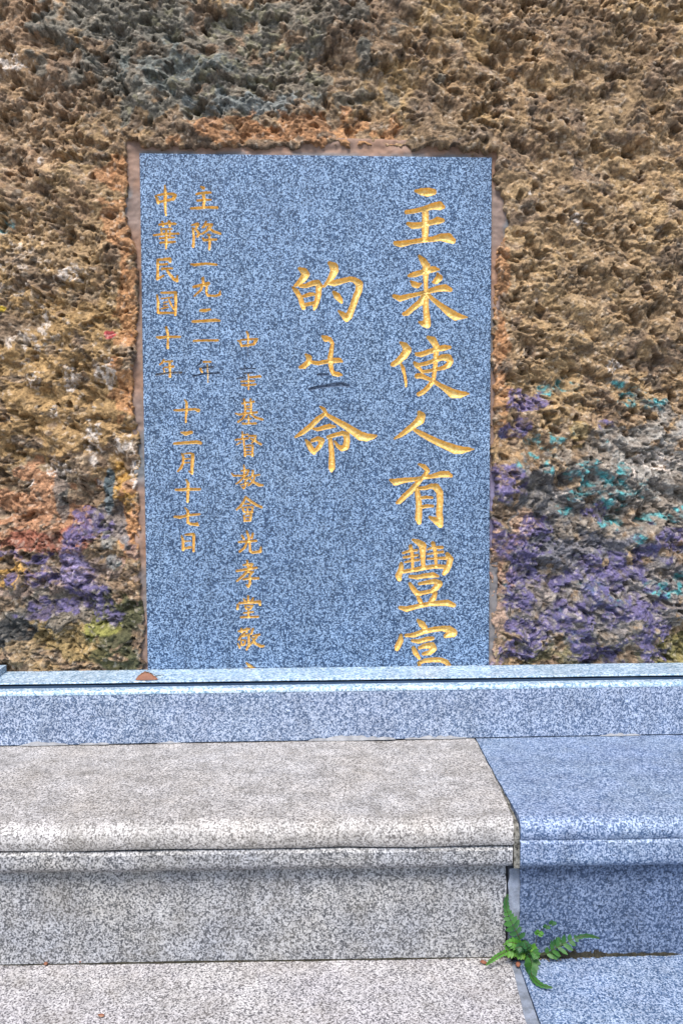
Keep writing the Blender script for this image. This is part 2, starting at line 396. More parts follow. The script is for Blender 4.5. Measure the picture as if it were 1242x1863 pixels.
# white lime bloom
rr_ = RNG.rand(60, 4)
lime = blob(25, 500, 50, 60)*sst(.50, .62, N3)*.6+blob(50, 610, 85, 30)*sst(.48, .62, N3)*.8
for (lx, ly, la, lb) in ((165, 800, 14, 36), (195, 680, 18, 24), (130, 690, 16, 24), (60, 690, 14, 18), (100, 750, 8, 10), (168, 835, 8, 12), (55, 878, 8, 8), (110, 850, 28, 12),
                        (22, 115, 22, 14), (1115, 665, 16, 10), (1020, 900, 12, 6), (75, 290, 8, 10), (1050, 400, 12, 10), (975, 545, 4, 6), (962, 353, 4, 7), (245, 865, 10, 24), (225, 810, 22, 14),
                        (130, 500, 20, 16), (1190, 840, 40, 20), (1040, 1115, 20, 12)):
    lime = lime+blob(lx, ly, la, lb, 1.0, 0.8, N3)
HF = fbm(ax/0.0045, az/0.0045, 2, 97)
cr = sst(0.40, 0.60, 0.45*HF+0.25*gv+0.30*N3+0.02)
P = lay(P, np.clip(lime, 0, 1)*cr*0.95, (0.56, 0.51, 0.47))
# teal and purple paint
teal = np.zeros_like(X)
for a in ((1140, 725, 50, 20), (1010, 705, 34, 14), (1070, 880, 50, 50), (1040, 850, 60, 16), (1130, 905, 60, 26), (1045, 930, 26, 20), (1200, 940, 60, 16), (1130, 950, 60, 14), (1230, 1075, 50, 22),
          (1000, 800, 50, 22), (985, 830, 40, 26), (1060, 1065, 24, 8), (1010, 1120, 18, 10), (1170, 985, 16, 20), (920, 1070, 10, 14), (1035, 1160, 20, 12), (10, 400, 10, 16), (1120, 1100, 40, 14)):
    teal = np.maximum(teal, blob(*a, 0.85, 1.0, N2))
teal *= sst(0.40, 0.62, N3)
teal *= 0.25+0.75*cr
P = lay(P, teal*0.85, (0.075, 0.235, 0.26))
P = lay(P, teal*sst(0.62, 0.72, N3)*0.7, (0.10, 0.42, 0.45))
pur = np.zeros_like(X)
for a in ((955, 735, 40, 24), (960, 720, 14, 12), (950, 770, 28, 30), (905, 875, 16, 34), (985, 960, 34, 26), (1075, 935, 30, 20), (940, 1010, 50, 30), (905, 975, 20, 40), (1110, 1040, 60, 30), (1215, 985, 40, 30), (1160, 1020, 30, 26),
          (1000, 1130, 60, 50), (960, 1160, 60, 40), (1050, 1110, 50, 30), (1180, 1160, 45, 40), (930, 1190, 40, 24), (1100, 765, 30, 10), (1060, 1180, 50, 20), (1210, 1150, 30, 20), (1150, 1110, 60, 30), (1000, 1060, 70, 30), (960, 1100, 50, 30), (1100, 1190, 60, 24), (930, 890, 26, 30),
          (155, 950, 26, 34), (75, 1020, 50, 24), (130, 1030, 34, 40), (150, 1060, 50, 24), (185, 1100, 30, 30), (100, 1105, 50, 16), (175, 970, 24, 20), (20, 1005, 22, 10), (60, 1050, 40, 16)):
    pur = np.maximum(pur, blob(*a, 0.85, 0.9, N2))
pur *= sst(0.18, 0.42, N3)
pur *= 0.35+0.65*sst(0.32, 0.52, 0.5*HF+0.25*gv+0.25*N3)
P = lay(P, pur*0.88, (0.118, 0.102, 0.235))
P = lay(P, blob(135, 1035, 26, 20)*pur, (0.33, 0.28, 0.47))
P = lay(P, blob(200, 608, 7, 7)*0.9, (0.40, 0.05, 0.07))
P = lay(P, blob(3, 560, 8, 8)*0.9, (0.6, 0.45, 0.05))
P = P*(0.72+0.44*gv[..., None])*(0.80+0.40*sv[..., None])*1.02*np.array([1.03, 0.98, 0.93])
P = lay(P, sst(0.20, 0.12, gv)*sst(0.45, 0.55, N2)*0.55, (0.085, 0.065, 0.050))
P = lay(P, sst(0.90, 0.95, sv)*0.35, (0.50, 0.43, 0.35))
P = lay(P, sst(0.06, 0.03, tv)*0.4, (0.10, 0.075, 0.06))
nx, nz = len(xs), len(zs)
I = np.arange(nx*nz).reshape(nz, nx)
Q = np.stack([I[:-1, :-1], I[:-1, 1:], I[1:, 1:], I[1:, :-1]], -1).reshape(-1, 4)
keep = (m_in[:-1, :-1] < 0.999).reshape(-1) | (m_in[1:, 1:] < 0.999).reshape(-1)
Q = Q[keep]
Vr2 = Vr.reshape(-1, 3)-np.array([0, 0, capz])
vv, qq, (pp,) = compact(Vr2, Q, (P.reshape(-1, 3),))
rock = mesh_np('rock_face', vv, qq, M['rock'], wall, col=pp)

# mortar collar round the tablet
mx = np.arange(TX0-0.075, TX1+0.0755, 0.003); mz = np.arange(capz-0.03, TZ1+0.07, 0.003)
MX, MZ = np.meshgrid(mx, mz)
me_ = np.maximum(np.maximum(TX0-MX, MX-TX1), MZ-TZ1)
MH = -0.0075-np.clip(me_, 0, 1)*0.02+(fbm(MX/0.05, MZ/0.02, 4, 3)-.5)*0.007+(fbm(MX/0.012, MZ/0.012, 3, 5)-.5)*0.006*sst(0.0, 0.012, me_)
MPX, MPY = proj(MX, MX*0, MZ)
mbl = band(MPY, [270, 320, 360, 420, 480, 560, 640, 700, 760, 800, 860, 950, 1050, 1200], [30, 24, 34, 28, 12, 9, 18, 20, 19, 10, 12, 12, 14, 10])
mbr = band(MPY, [280, 330, 360, 400, 430, 470, 520, 600, 900, 1210], [14, 14, 30, 38, 30, 14, 10, 7, 8, 8])
mbt = band(MPX, [230, 300, 420, 560, 620, 760, 860, 900], [26, 12, 16, 24, 26, 24, 18, 12])
mbw = np.where(MX < TX0, mbl, np.where(MX > TX1, mbr, mbt))*0.00125
MH = MH-0.05*sst(0.008, 0.024, me_-mbw)
mP = np.zeros(MX.shape+(3,))+C3(0.255, 0.165, 0.125)
a_ = fbm(MX/0.06, MZ/0.09, 3, 51)
def layM(base, mask, c): return base*(1-mask[..., None])+C3(*c)*mask[..., None]
gy = np.where(MX < TX0, sst(330, 360, MPY)*sst(440, 400, MPY)+sst(700, 740, MPY)*sst(900, 860, MPY)+sst(1010, 1060, MPY)*0.6,
              np.where(MX > TX1, sst(330, 350, MPY)*sst(470, 440, MPY)+sst(520, 560, MPY)*.8, sst(0.012, 0.004, me_)*0.75))
mP = layM(mP, np.clip(gy, 0, 1), (0.150, 0.155, 0.165))
mP = layM(mP, sst(0.5, 0.62, a_)*0.5, (0.29, 0.16, 0.10))
mP = layM(mP, (MX > TX1)*sst(840, 870, MPY)*sst(1010, 990, MPY)*0.7, (0.17, 0.16, 0.31))
Im = np.arange(MX.size).reshape(MX.shape)
Qm = np.stack([Im[:-1, :-1], Im[:-1, 1:], Im[1:, 1:], Im[1:, :-1]], -1)
kp = (me_[:-1, :-1] > -0.008) | (me_[1:, 1:] > -0.008) | (me_[1:, :-1] > -0.008) | (me_[:-1, 1:] > -0.008)
Vm = np.stack([MX, -MH, MZ-capz], -1).reshape(-1, 3)
vv, qq, (pp,) = compact(Vm, Qm[kp].reshape(-1, 4), (mP.reshape(-1, 3),))
mesh_np('mortar_collar', vv, qq, M['mortar'], wall, col=pp)

# ------------------------------------------------------------------ tablet with its carved characters
# each stroke: (x, y, half width) along the brush line; 4th number of the stroke = how much gold is left
A = 6.9; Bq = 1242/140; Cq = 1242/110; Dq = 1079/110; Eq = 732/110
CH = []
def ch(ox, oy, s, strokes, g=1.0):
    out = []
    for st in strokes:
        gg = g
        if not isinstance(st[0], tuple): gg = st[0]; st = st[1:]
        out.append((gg, [(ox+x/s, oy+y/s, r/s) for x, y, r in st]) if s < 8.8 and s > 6.8 else (gg, [(ox+x/s, oy+y/s, r*1.14/s) for x, y, r in st]))
    CH.append(out)
ch(700,330,A,[[(385,120,20),(460,130,45),(540,135,55),(610,130,38)],
 [(270,385,28),(380,370,28),(500,340,32),(600,310,42),(680,305,55),(730,320,25)],
 [(290,530,25),(350,555,42),(440,550,38),(520,530,35),(600,510,35),(660,490,45),(720,490,28)],
 [(500,360,40),(510,450,42),(505,560,45),(505,640,42),(500,720,38)],
 [(130,775,28),(200,785,42),(330,760,30),(480,735,32),(600,725,32),(700,700,45),(790,710,62),(850,745,38)]])
ch(700,330,A,[[(430,940,20),(480,1000,42),(520,1060,48),(510,1150,42),(510,1250,28),(515,1380,28),(510,1480,38),(515,1620,38),(525,1720,45),(525,1790,48)],
 [(430,1765,14),(480,1785,38),(530,1800,42)],
 [(300,1185,20),(360,1170,35),(450,1145,34),(560,1110,40),(620,1100,36),(670,1105,15)],
 [(325,1255,14),(365,1290,38),(400,1305,38),(450,1285,14)],
 [(660,1160,20),(680,1210,45),(640,1250,40),(610,1265,20)],
 [(115,1440,25),(190,1470,38),(300,1440,30),(450,1405,24),(540,1385,28),(640,1350,38),(750,1335,45),(820,1360,28)],
 [(500,1430,38),(440,1520,40),(350,1590,35),(280,1650,35),(240,1665,25)],
 [(520,1400,22),(600,1480,28),(700,1560,35),(800,1640,50),(880,1690,55),(960,1700,30),(1030,1705,10)]])
ch(700,600,A,[[(195,160,18),(250,200,42),(280,250,52),(240,320,48),(170,390,40),(110,430,35),(90,440,22)],
 [(195,420,14),(225,480,26),(245,560,18),(260,640,20),(262,710,12)],
 [(395,305,25),(450,310,34),(550,275,32),(650,245,32),(740,225,38),(810,220,22)],
 [(540,95,22),(600,130,46),(640,200,40),(640,290,34),(635,400,30),(625,500,28),(615,590,26),(590,660,30),(540,720,30),(480,780,30),(420,810,26)],
 [(365,410,18),(400,445,35),(430,480,22),(460,520,18)],
 [(430,440,24),(520,420,26),(620,385,28),(720,345,38),(790,350,48),(820,390,40),(800,440,34),(740,475,28),(640,495,22),(540,520,22),(470,525,20)],
 [(400,580,32),(450,575,34),(530,610,26),(600,640,24),(680,690,28),(760,740,40),(850,800,58),(940,810,48),(1010,800,26),(1050,805,10)]])
ch(700,600,A,[[(430,1040,28),(455,1080,52),(440,1130,58),(370,1190,42),(280,1260,34),(200,1320,28),(120,1365,12)],
 [(340,1235,14),(430,1290,32),(540,1350,38),(660,1410,42),(780,1460,50),(880,1500,58),(960,1510,48),(1050,1500,28),(1110,1500,8)]])
ch(700,830,A,[[(65,295,15),(130,325,45),(250,300,34),(380,290,26),(500,265,25),(600,250,28),(700,225,40),(780,225,42),(830,245,22)],
 [(425,100,14),(490,130,30),(535,180,28),(500,240,28),(450,290,28),(380,370,36),(320,440,38),(250,500,36),(180,570,32),(150,585,18)],
 [(400,400,26),(410,480,36),(425,580,38),(425,680,42),(420,780,44),(430,830,28)],
 [(410,405,22),(500,400,26),(580,375,32),(640,385,45),(685,450,44),(690,560,42),(680,700,42),(690,800,42),(690,860,38)],
 [(560,765,18),(610,790,34),(660,820,50),(700,870,30)],
 [(450,525,18),(520,515,22),(590,520,16)],[(450,640,20),(530,625,24),(600,625,18)]])
ch(700,830,A,[[(350,1050,18),(410,1075,34),(470,1120,50),(475,1220,38),(475,1320,30),(485,1400,28)],
 [(320,1130,26),(340,1220,24),(345,1330,22),(345,1410,18)],
 [(225,1215,16),(300,1190,18),(400,1180,16)],[(235,1270,16),(330,1255,16),(410,1240,16)],[(250,1330,12),(340,1310,16),(420,1300,18)],
 [(600,1090,26),(625,1170,26),(635,1270,22),(640,1370,18)],
 [(530,1170,12),(600,1145,18),(715,1145,20)],[(530,1230,12),(640,1210,16),(725,1200,18)],[(530,1290,12),(640,1280,16),(760,1280,20)],
 [(205,1350,26),(200,1420,36),(170,1500,42),(180,1540,32)],
 [(780,1230,28),(820,1290,38),(800,1370,38),(770,1430,40),(742,1470,28)],
 [(220,1450,24),(350,1430,28),(480,1405,28),(600,1385,28),(720,1385,28),(780,1400,28)],
 [(315,1510,22),(400,1520,28),(500,1500,32),(600,1490,36),(665,1505,18)],
 [(310,1600,22),(350,1660,32),(400,1720,36),(440,1730,26)],
 [(430,1600,20),(520,1585,26),(620,1570,36),(680,1600,44),(640,1650,42),(590,1690,28),(500,1710,24),(420,1720,26)],
 [(410,1760,20),(430,1800,30),(450,1840,24)],[(630,1720,28),(610,1780,36),(560,1830,24)],
 [(190,1900,24),(270,1920,36),(400,1885,30),(550,1855,30),(680,1845,36),(780,1840,42),(860,1870,30)]])
ch(700,970,A,[[(410,1090,18),(460,1140,42),(500,1190,36)],[(200,1280,20),(195,1350,38),(160,1420,40),(150,1450,30)],
 [(265,1285,22),(360,1280,32),(480,1235,34),(600,1210,34),(720,1195,36),(800,1210,50),(850,1250,58),(760,1290,28)],
 [(345,1350,22),(420,1360,28),(520,1330,32),(600,1320,24)],
 [(355,1440,26),(380,1500,34),(430,1570,20)],[(430,1440,22),(500,1415,34),(590,1410,44),(610,1450,42),(560,1500,34),(480,1515,22)],
 [(420,1630,20),(500,1600,28),(600,1590,32),(700,1590,32),(770,1620,34),(800,1660,30),(790,1760,30)],[(430,1650,22),(440,1790,26)],[(430,1715,20),(780,1700,20)]])
ch(520,470,A,[[(170,130,22),(230,165,45),(250,200,48),(210,260,42),(160,310,32),(120,340,20)],
 [(85,365,14),(130,410,30),(180,490,30),(200,560,34),(220,620,28)],
 [(180,345,22),(250,345,28),(340,310,34),(400,305,36),(435,350,30)],
 [(410,340,36),(410,440,38),(390,530,34),(365,600,30),(355,640,14)],
 [(220,475,20),(300,450,26),(350,450,20)],[(220,590,22),(300,570,24),(380,555,24)],
 [(545,60,24),(600,105,55),(610,150,52),(580,220,42),(530,290,28),(480,350,18)],
 [(530,310,24),(600,310,40),(700,285,34),(800,260,32),(860,270,36),(920,320,48),(915,400,44),(880,480,42),(850,570,40),(820,650,40),(790,720,46),(760,770,30)],
 [(665,665,16),(710,700,32),(750,740,45)],[(600,425,22),(640,470,42),(680,520,34),(700,555,16)]])
ch(520,600,A,[[(460,85,18),(500,110,40),(550,120,28),(585,170,20),(570,260,28),(555,350,34),(560,430,30),(575,510,26),(600,550,28),(660,560,30),(695,565,16)],
 [(250,310,16),(290,350,36),(290,400,34),(230,455,34),(180,470,22)],
 [(310,405,20),(400,420,26),(500,400,26),(600,385,34),(670,380,30),(705,400,12)],
 [0.0,(395,562,14),(460,562,20),(535,560,14)],[0.0,(295,745,20),(400,722,24),(500,705,22),(600,690,26),(700,685,28),(785,700,22)]])
ch(520,600,A,[[(430,965,14),(480,1000,24),(500,1050,26)],[(480,1060,24),(400,1120,34),(310,1210,34),(220,1280,32),(120,1345,14)],
 [(500,1060,22),(600,1120,32),(720,1190,40),(830,1260,46),(930,1330,56),(1010,1350,52),(1090,1340,32),(1130,1330,16)],
 [(335,1240,14),(400,1250,24),(480,1225,30),(550,1210,32),(615,1215,12)],
 [(250,1385,14),(285,1430,34),(320,1500,36),(350,1540,28)],[(330,1390,22),(400,1365,30),(450,1390,38),(430,1450,32),(390,1500,28),(350,1530,24)],
 [(530,1345,24),(620,1320,26),(710,1295,30),(760,1320,40),(765,1400,40),(750,1470,42),(700,1490,36),(650,1460,24),(610,1400,14)],
 [(555,1370,26),(565,1450,32),(575,1550,34),(575,1650,40),(575,1730,42),(570,1770,18)]])
# left column
ch(270,330,Bq,[[(265,70,14),(280,200,22),(270,320,22),(275,440,18),(285,545,12)],[(115,235,14),(145,280,20),(160,345,20)],[(150,225,14),(280,200,18),(400,205,20),(435,225,26)],[(435,225,26),(400,290,22)],[(160,335,18),(280,315,18),(400,285,18)]])
ch(270,330,Bq,[[(850,85,14),(890,110,24)],[(775,205,16),(900,185,20),(1005,180,16)],[(885,200,22),(905,300,22),(890,410,20)],[(795,310,18),(900,300,18),(1005,298,14)],[(685,435,14),(800,432,22),(950,420,18),(1110,425,20)]])
ch(270,330,Bq,[[(175,700,16),(320,680,18),(440,685,16)],[(225,650,16),(240,720,16)],[(335,650,20),(345,720,16)],[(205,770,12),(380,770,14)],[(90,870,16),(280,850,18),(490,843,14)],[(190,920,16),(320,905,16),(420,905,12)],[(195,990,14),(300,985,18),(430,975,16)],[(290,780,16),(290,950,22),(285,1080,12)],[(210,800,14),(225,860,14)],[(350,800,14),(345,890,14)]])
ch(270,330,Bq,[[(700,705,12),(800,690,22)],[(800,700,18),(760,770,16)],[(770,780,14),(820,850,20),(790,890,16)],[(720,760,16),(735,900,18),(725,1050,20)],[(930,650,16),(900,730,16),(870,745,12)],[(930,700,16),(1020,700,22),(950,790,18),(860,855,12)],[(960,750,16),(1060,810,18),(1160,845,16)],[(880,920,16),(900,950,20),(1000,940,18),(1095,940,16)],[(960,860,18),(1000,870,14)],[(985,880,12),(990,1000,20),(985,1095,14)]])
ch(270,460,Bq,[[(150,110,16),(155,250,18),(150,420,22)],[(150,115,18),(250,105,18),(345,100,24),(350,140,20)],[(180,190,14),(300,180,16)],[(150,420,18),(250,365,12)],[(220,260,18),(385,250,14)],[(290,260,18),(340,340,20),(410,420,22),(460,450,24),(470,370,12)]])
ch(270,460,Bq,[[(140,680,14),(160,800,20),(155,960,18)],[(210,645,14),(440,640,20)],[(440,650,24),(445,800,20),(435,1000,18)],[(180,970,18),(400,970,16)],[(210,740,10),(380,720,12)],[(250,800,12),(310,790,10)],[(250,850,10),(310,845,10)],[(320,720,12),(360,820,16),(410,910,14)],[(210,900,12),(320,880,12)]])
ch(270,460,Bq,[[(690,185,12),(740,195,20),(930,175,18),(1100,190,16)]])
ch(270,460,Bq,[[(880,410,22),(885,480,18),(850,600,16),(745,695,12)],[(730,550,18),(860,520,22),(970,495,26)],[(945,510,18),(935,640,16),(960,690,16),(1100,695,16),(1150,670,20),(1160,620,12)]])
ch(270,460,Bq,[[(840,930,18),(910,932,22),(990,915,18)],[(715,1110,18),(900,1100,20),(1080,1085,22),(1150,1095,14)]])
ch(270,580,Bq,[[(290,140,20),(315,240,16),(315,350,14),(315,470,18)],[(130,295,12),(180,305,22),(320,290,18),(510,292,16)]])
ch(270,580,Bq,[[0.55,(735,355,16),(900,350,15),(1120,348,16)]])
ch(270,580,Bq,[[(255,660,14),(225,710,14),(185,740,10)],[0.6,(270,690,14),(390,685,14)],[(345,710,18),(350,860,16),(350,930,18)],[(270,785,12),(405,770,18)],[0.5,(245,800,14),(260,850,12)],[0.35,(130,900,16),(340,870,14),(530,865,16)]])
ch(270,580,Bq,[[0.25,(860,670,14),(840,720,14),(790,755,10)],[(890,695,14),(1010,695,14)],[0.45,(950,740,14),(960,870,14),(960,1020,8)],[0.3,(880,795,16),(1040,775,16)],[(840,810,18),(870,860,14)],[0.2,(725,925,14),(900,885,14),(1140,875,16)]])
ch(290,720,Cq,[[0.7,(520,80,14),(560,140,24),(560,300,26),(545,450,18),(545,545,14)],[(300,295,14),(400,300,22),(560,285,20),(740,275,22),(800,300,32)]])
ch(290,720,Cq,[[(450,750,14),(540,780,36),(660,745,28)],[(310,980,24),(500,970,26),(750,950,32),(850,970,26)]])
ch(290,720,Cq,[[(460,1190,14),(495,1260,24),(490,1380,22),(440,1490,24),(380,1550,16)],[(500,1190,10),(640,1180,16),(690,1210,30)],[(690,1210,30),(680,1350,32),(670,1500,28),(680,1600,18)],[(610,1550,14),(670,1590,22)],[(510,1300,16),(620,1290,14)],[(520,1375,14),(620,1370,12)]])
ch(290,860,Cq,[[(550,140,14),(590,220,28),(590,340,28),(585,480,26),(580,600,18)],[(340,350,20),(440,350,26),(600,340,28),(830,340,22)]])
ch(290,860,Cq,[[(530,720,14),(585,790,26),(585,900,26),(585,1020,24),(640,1055,22),(760,1060,30),(790,1080,20),(780,1020,12)],[(320,905,22),(420,915,28),(600,875,22),(830,850,18)]])
ch(290,860,Cq,[[(460,1300,16),(490,1400,24),(490,1580,26)],[(530,1275,16),(700,1260,26)],[(710,1280,28),(705,1450,24),(705,1610,20)],[(510,1405,16),(640,1405,12)],[(510,1555,22),(650,1530,22)]])
# middle column
ch(400,590,Dq,[[0.7,(480,130,16),(500,180,18),(505,270,14),(500,400,12)],[0.1,(500,400,12),(497,575,8)],[(320,290,14),(365,310,18),(385,385,18)],[(375,280,14),(500,268,15),(670,262,16)],[(650,280,26),(620,330,22)],[(385,385,18),(500,375,17),(610,355,18)]])
ch(400,590,Dq,[[0.1,(370,800,15),(450,795,13),(640,785,11)],[0.1,(440,740,15),(450,780,12)],[0.1,(560,730,14),(570,780,12)],[0.3,(425,875,14),(590,868,14)],[0.3,(305,970,15),(450,945,15)],[(545,945,18),(715,930,20)],[0.2,(425,910,15),(455,970,15)],[0.5,(510,890,12),(512,1080,13),(512,1160,11)],[(385,1020,15),(615,1012,15)],[(400,1085,17),(520,1085,17),(640,1070,15)]])
ch(400,590,Dq,[[(435,1340,16),(450,1450,16),(450,1570,18)],[(545,1340,18),(560,1450,16),(550,1570,16)],[(395,1415,14),(500,1395,14),(610,1380,14)],[(465,1465,13),(540,1460,13)],[(465,1515,13),(540,1510,13)],[(280,1590,12),(340,1610,18),(500,1585,17),(660,1570,17)],[(455,1610,16),(400,1690,17),(325,1740,16)],[(560,1605,14),(640,1665,20),(760,1700,18)],[(510,1625,15),(515,1740,14)],[(445,1688,12),(560,1685,14)],[(400,1765,14),(430,1775,16),(645,1768,15)]])
ch(400,770,Dq,[[(400,160,14),(405,270,15)],[(410,210,12),(500,200,12)],[(280,295,14),(400,280,17),(505,270,15)],[(425,290,16),(430,400,12)],[(370,340,14),(300,385,12)],[(520,230,15),(640,225,18),(620,300,17),(570,350,12)],[(550,270,14),(650,330,19),(735,375,17)],[(440,420,17),(450,580,17)],[(480,400,15),(580,395,16)],[(585,400,18),(580,580,18)],[(465,455,12),(540,455,12)],[(470,510,12),(550,508,12)],[(460,560,14),(570,555,14)]])
ch(400,770,Dq,[[0.6,(430,750,15),(440,850,16),(430,920,14)],[(385,850,14),(510,835,16)],[(210,890,10),(240,935,14),(400,935,16),(500,910,12)],[(515,860,14),(420,970,16),(340,1050,16),(290,1080,12)],[(440,990,13),(530,960,13)],[(530,965,15),(450,1030,14),(460,1100,14),(430,1160,17),(385,1130,10)],[(370,1100,10),(500,1060,14)],[0.6,(590,850,20),(580,930,16),(540,970,14)],[(590,940,14),(700,920,16)],[(620,950,16),(590,1040,18),(510,1110,16)],[(540,990,12),(620,1060,18),(700,1105,26),(765,1105,14)]])
ch(400,770,Dq,[[(460,1310,16),(430,1390,18),(370,1480,20),(300,1540,16)],[(470,1330,18),(560,1400,20),(650,1460,22),(745,1500,18)],[(440,1440,12),(530,1435,14)],[(395,1500,14),(430,1580,18)],[(430,1500,12),(590,1495,15)],[(590,1500,16),(570,1580,17)],[(430,1585,15),(580,1585,17)],[(490,1500,12),(495,1570,12)],[(430,1640,14),(445,1740,17)],[(460,1625,14),(560,1620,15)],[(560,1630,18),(545,1740,15)],[(460,1680,12),(540,1680,12)],[(440,1740,17),(545,1735,15)]])
ch(400,950,Eq,[[(325,110,12),(350,180,15),(350,240,13)],[(265,160,10),(290,200,13)],[(400,140,12),(385,190,13)],[(230,240,12),(350,230,14),(440,225,13)],[(325,250,12),(300,310,13),(240,355,12)],[(360,240,12),(365,350,13),(400,368,14),(490,355,15),(495,300,9)]])
ch(400,950,Eq,[[(330,470,13),(345,560,13)],[(285,520,11),(380,505,13)],[(205,590,12),(340,570,15),(445,550,12)],[(395,510,12),(330,600,15),(270,660,15),(210,710,11)],[(330,605,11),(400,600,13),(360,650,11)],[(285,690,12),(370,680,13),(465,680,13)],[(365,650,12),(365,740,15),(345,785,11),(320,755,7)]])
ch(400,950,Eq,[[(340,895,12),(345,960,13)],[(290,930,9),(305,955,11)],[(400,920,11),(380,950,11)],[(240,980,13),(350,970,15),(480,965,18),(485,1000,13)],[(215,1000,13),(215,1050,13)],[(305,1010,11),(320,1050,12)],[(330,1010,9),(395,1010,12)],[(390,1015,12),(370,1050,10)],[(325,1050,10),(375,1045,10)],[(345,1060,11),(345,1150,13)],[(290,1100,9),(400,1085,11)],[(255,1150,12),(350,1148,13),(460,1145,13)]])
ch(400,950,Eq,[[(225,1320,11),(300,1305,15),(360,1290,11)],[(260,1290,11),(265,1330,11)],[(330,1285,11),(325,1330,12)],[(300,1340,13),(260,1380,13),(230,1420,11)],[(280,1380,11),(350,1360,14),(350,1480,13),(325,1540,13)],[(255,1430,9),(265,1490,11),(300,1480,11),(310,1430,10),(260,1425,9)],[(220,1470,9),(240,1520,11)],[(400,1290,13),(380,1350,13)],[(400,1375,11),(480,1360,13)],[(450,1380,13),(400,1450,13),(350,1500,11)],[(390,1400,11),(430,1470,15),(490,1500,17),(530,1500,11)]])
ch(400,950,Eq,[[(320,1700,9),(350,1735,17),(395,1755,12)],[(300,1775,12),(420,1770,13)]])

h = 0.0008; NB = 8
ncx = int(round((TX1-TX0)/h/NB))*NB; ncz = int(round((TZ1-TZ0)/h/NB))*NB
hx = (TX1-TX0)/ncx; hz = (TZ1-TZ0)/ncz
gx = TX0+np.arange(ncx+1)*hx; gz = TZ0+np.arange(ncz+1)*hz
SD = np.full((ncz+1, ncx+1), 1.0); ID = np.full(SD.shape, -1); GI = np.ones(SD.shape)
MMPX = D/F
for ci, strokes in enumerate(CH):
    for g, pts in strokes:
        wp = []
        for x, y, r in pts:
            p = atY(x, y, 0); wp.append((p.x, p.z, r*MMPX))
        for (x0, z0, r0), (x1, z1, r1) in zip(wp[:-1], wp[1:]):
            R = max(r0, r1)+0.006
            i0 = max(0, int((min(x0, x1)-R-TX0)/hx)); i1 = min(ncx, int((max(x0, x1)+R-TX0)/hx)+1)
            j0 = max(0, int((min(z0, z1)-R-TZ0)/hz)); j1 = min(ncz, int((max(z0, z1)+R-TZ0)/hz)+1)
            if i1 <= i0 or j1 <= j0: continue
            GX, GZ = np.meshgrid(gx[i0:i1+1], gz[j0:j1+1])
            L2 = (x1-x0)**2+(z1-z0)**2+1e-12
            tt = np.clip(((GX-x0)*(x1-x0)+(GZ-z0)*(z1-z0))/L2, 0, 1)
            d = np.hypot(GX-x0-tt*(x1-x0), GZ-z0-tt*(z1-z0))-(r0+(r1-r0)*tt)
            sub = SD[j0:j1+1, i0:i1+1]; nw = d < sub
            SD[j0:j1+1, i0:i1+1] = np.where(nw, d, sub)
            ID[j0:j1+1, i0:i1+1] = np.where(nw, ci, ID[j0:j1+1, i0:i1+1])
            GI[j0:j1+1, i0:i1+1] = np.where(nw, g, GI[j0:j1+1, i0:i1+1])
GX, GZ = np.meshgrid(gx, gz)
SD = SD+(fbm(GX/0.004, GZ/0.004, 2, 7)-0.5)*0.0010*(SD < 0.004)
gzz, gxx = np.gradient(SD, hz, hx); gl = np.hypot(gxx, gzz)+1e-6
snap = (np.abs(SD) < 0.55*h) & (gl > 0.5)
VX_ = np.where(snap, GX-np.clip(SD*gxx/gl**2, -.5*h, .5*h), GX); VZ_ = np.where(snap, GZ-np.clip(SD*gzz/gl**2, -.5*h, .5*h), GZ)
SD = np.where(snap, 0, SD)
din = np.clip(-SD, 0, 1)
dep = 0.0080*(1-np.exp(-din*2.6/0.0080))+(din > 0)*0.0008
dep += (fbm(GX/0.003, GZ/0.003, 2, 19)-0.5)*0.0012*sst(0.0005, 0.002, din)
# soft wear of the arris
e = np.minimum(np.minimum(GX-TX0, TX1-GX), TZ1-GZ)
dep = dep+np.clip(0.0015-e, 0, 1)*0.8
act = np.zeros((ncz//NB, ncx//NB), bool)
blk = (SD < 0.0012)
for j in range(ncz//NB):
    rowb = blk[j*NB:(j+1)*NB+1]
    for i in range(ncx//NB):
        act[j, i] = rowb[:, i*NB:(i+1)*NB+1].any()
act[-1, :] = True; act[:, 0] = True; act[:, -1] = True
It = np.arange(SD.size).reshape(SD.shape)
fineq = np.stack([It[:-1, :-1], It[:-1, 1:], It[1:, 1:], It[1:, :-1]], -1)
msk = np.kron(act, np.ones((NB, NB), bool))
mean = (SD[:-1, :-1]+SD[:-1, 1:]+SD[1:, 1:]+SD[1:, :-1])/4
inside = (mean < 0) & msk
cid = ID[:-1, :-1].copy()
for s_ in (ID[:-1, 1:], ID[1:, 1:], ID[1:, :-1]): cid = np.where(cid < 0, s_, cid)
Ic = It[::NB, ::NB]
coarse = np.stack([Ic[:-1, :-1], Ic[:-1, 1:], Ic[1:, 1:], Ic[1:, :-1]], -1)[~act]
tabc = np.array([(TX0+TX1)/2, 0, TZ0])
VT = np.stack([VX_, dep, VZ_], -1).reshape(-1, 3)-tabc
tablet = empty('stone_tablet', tuple(tabc), 'upright blue granite tablet carved with columns of gold Chinese characters, set into the rough wall', 'tablet')
sq = np.concatenate([fineq[msk & ~inside].reshape(-1, 4), coarse.reshape(-1, 4)])
vs, qs, _ = compact(VT, sq)
nb = len(vs)
sx = (TX1-TX0)/2; hh = TZ1-TZ0; T = 0.035; e0 = 0.0012
sv_ = [(-sx, e0, 0), (sx, e0, 0), (sx, e0, hh), (-sx, e0, hh), (-sx, T, 0), (sx, T, 0), (sx, T, hh), (-sx, T, hh)]
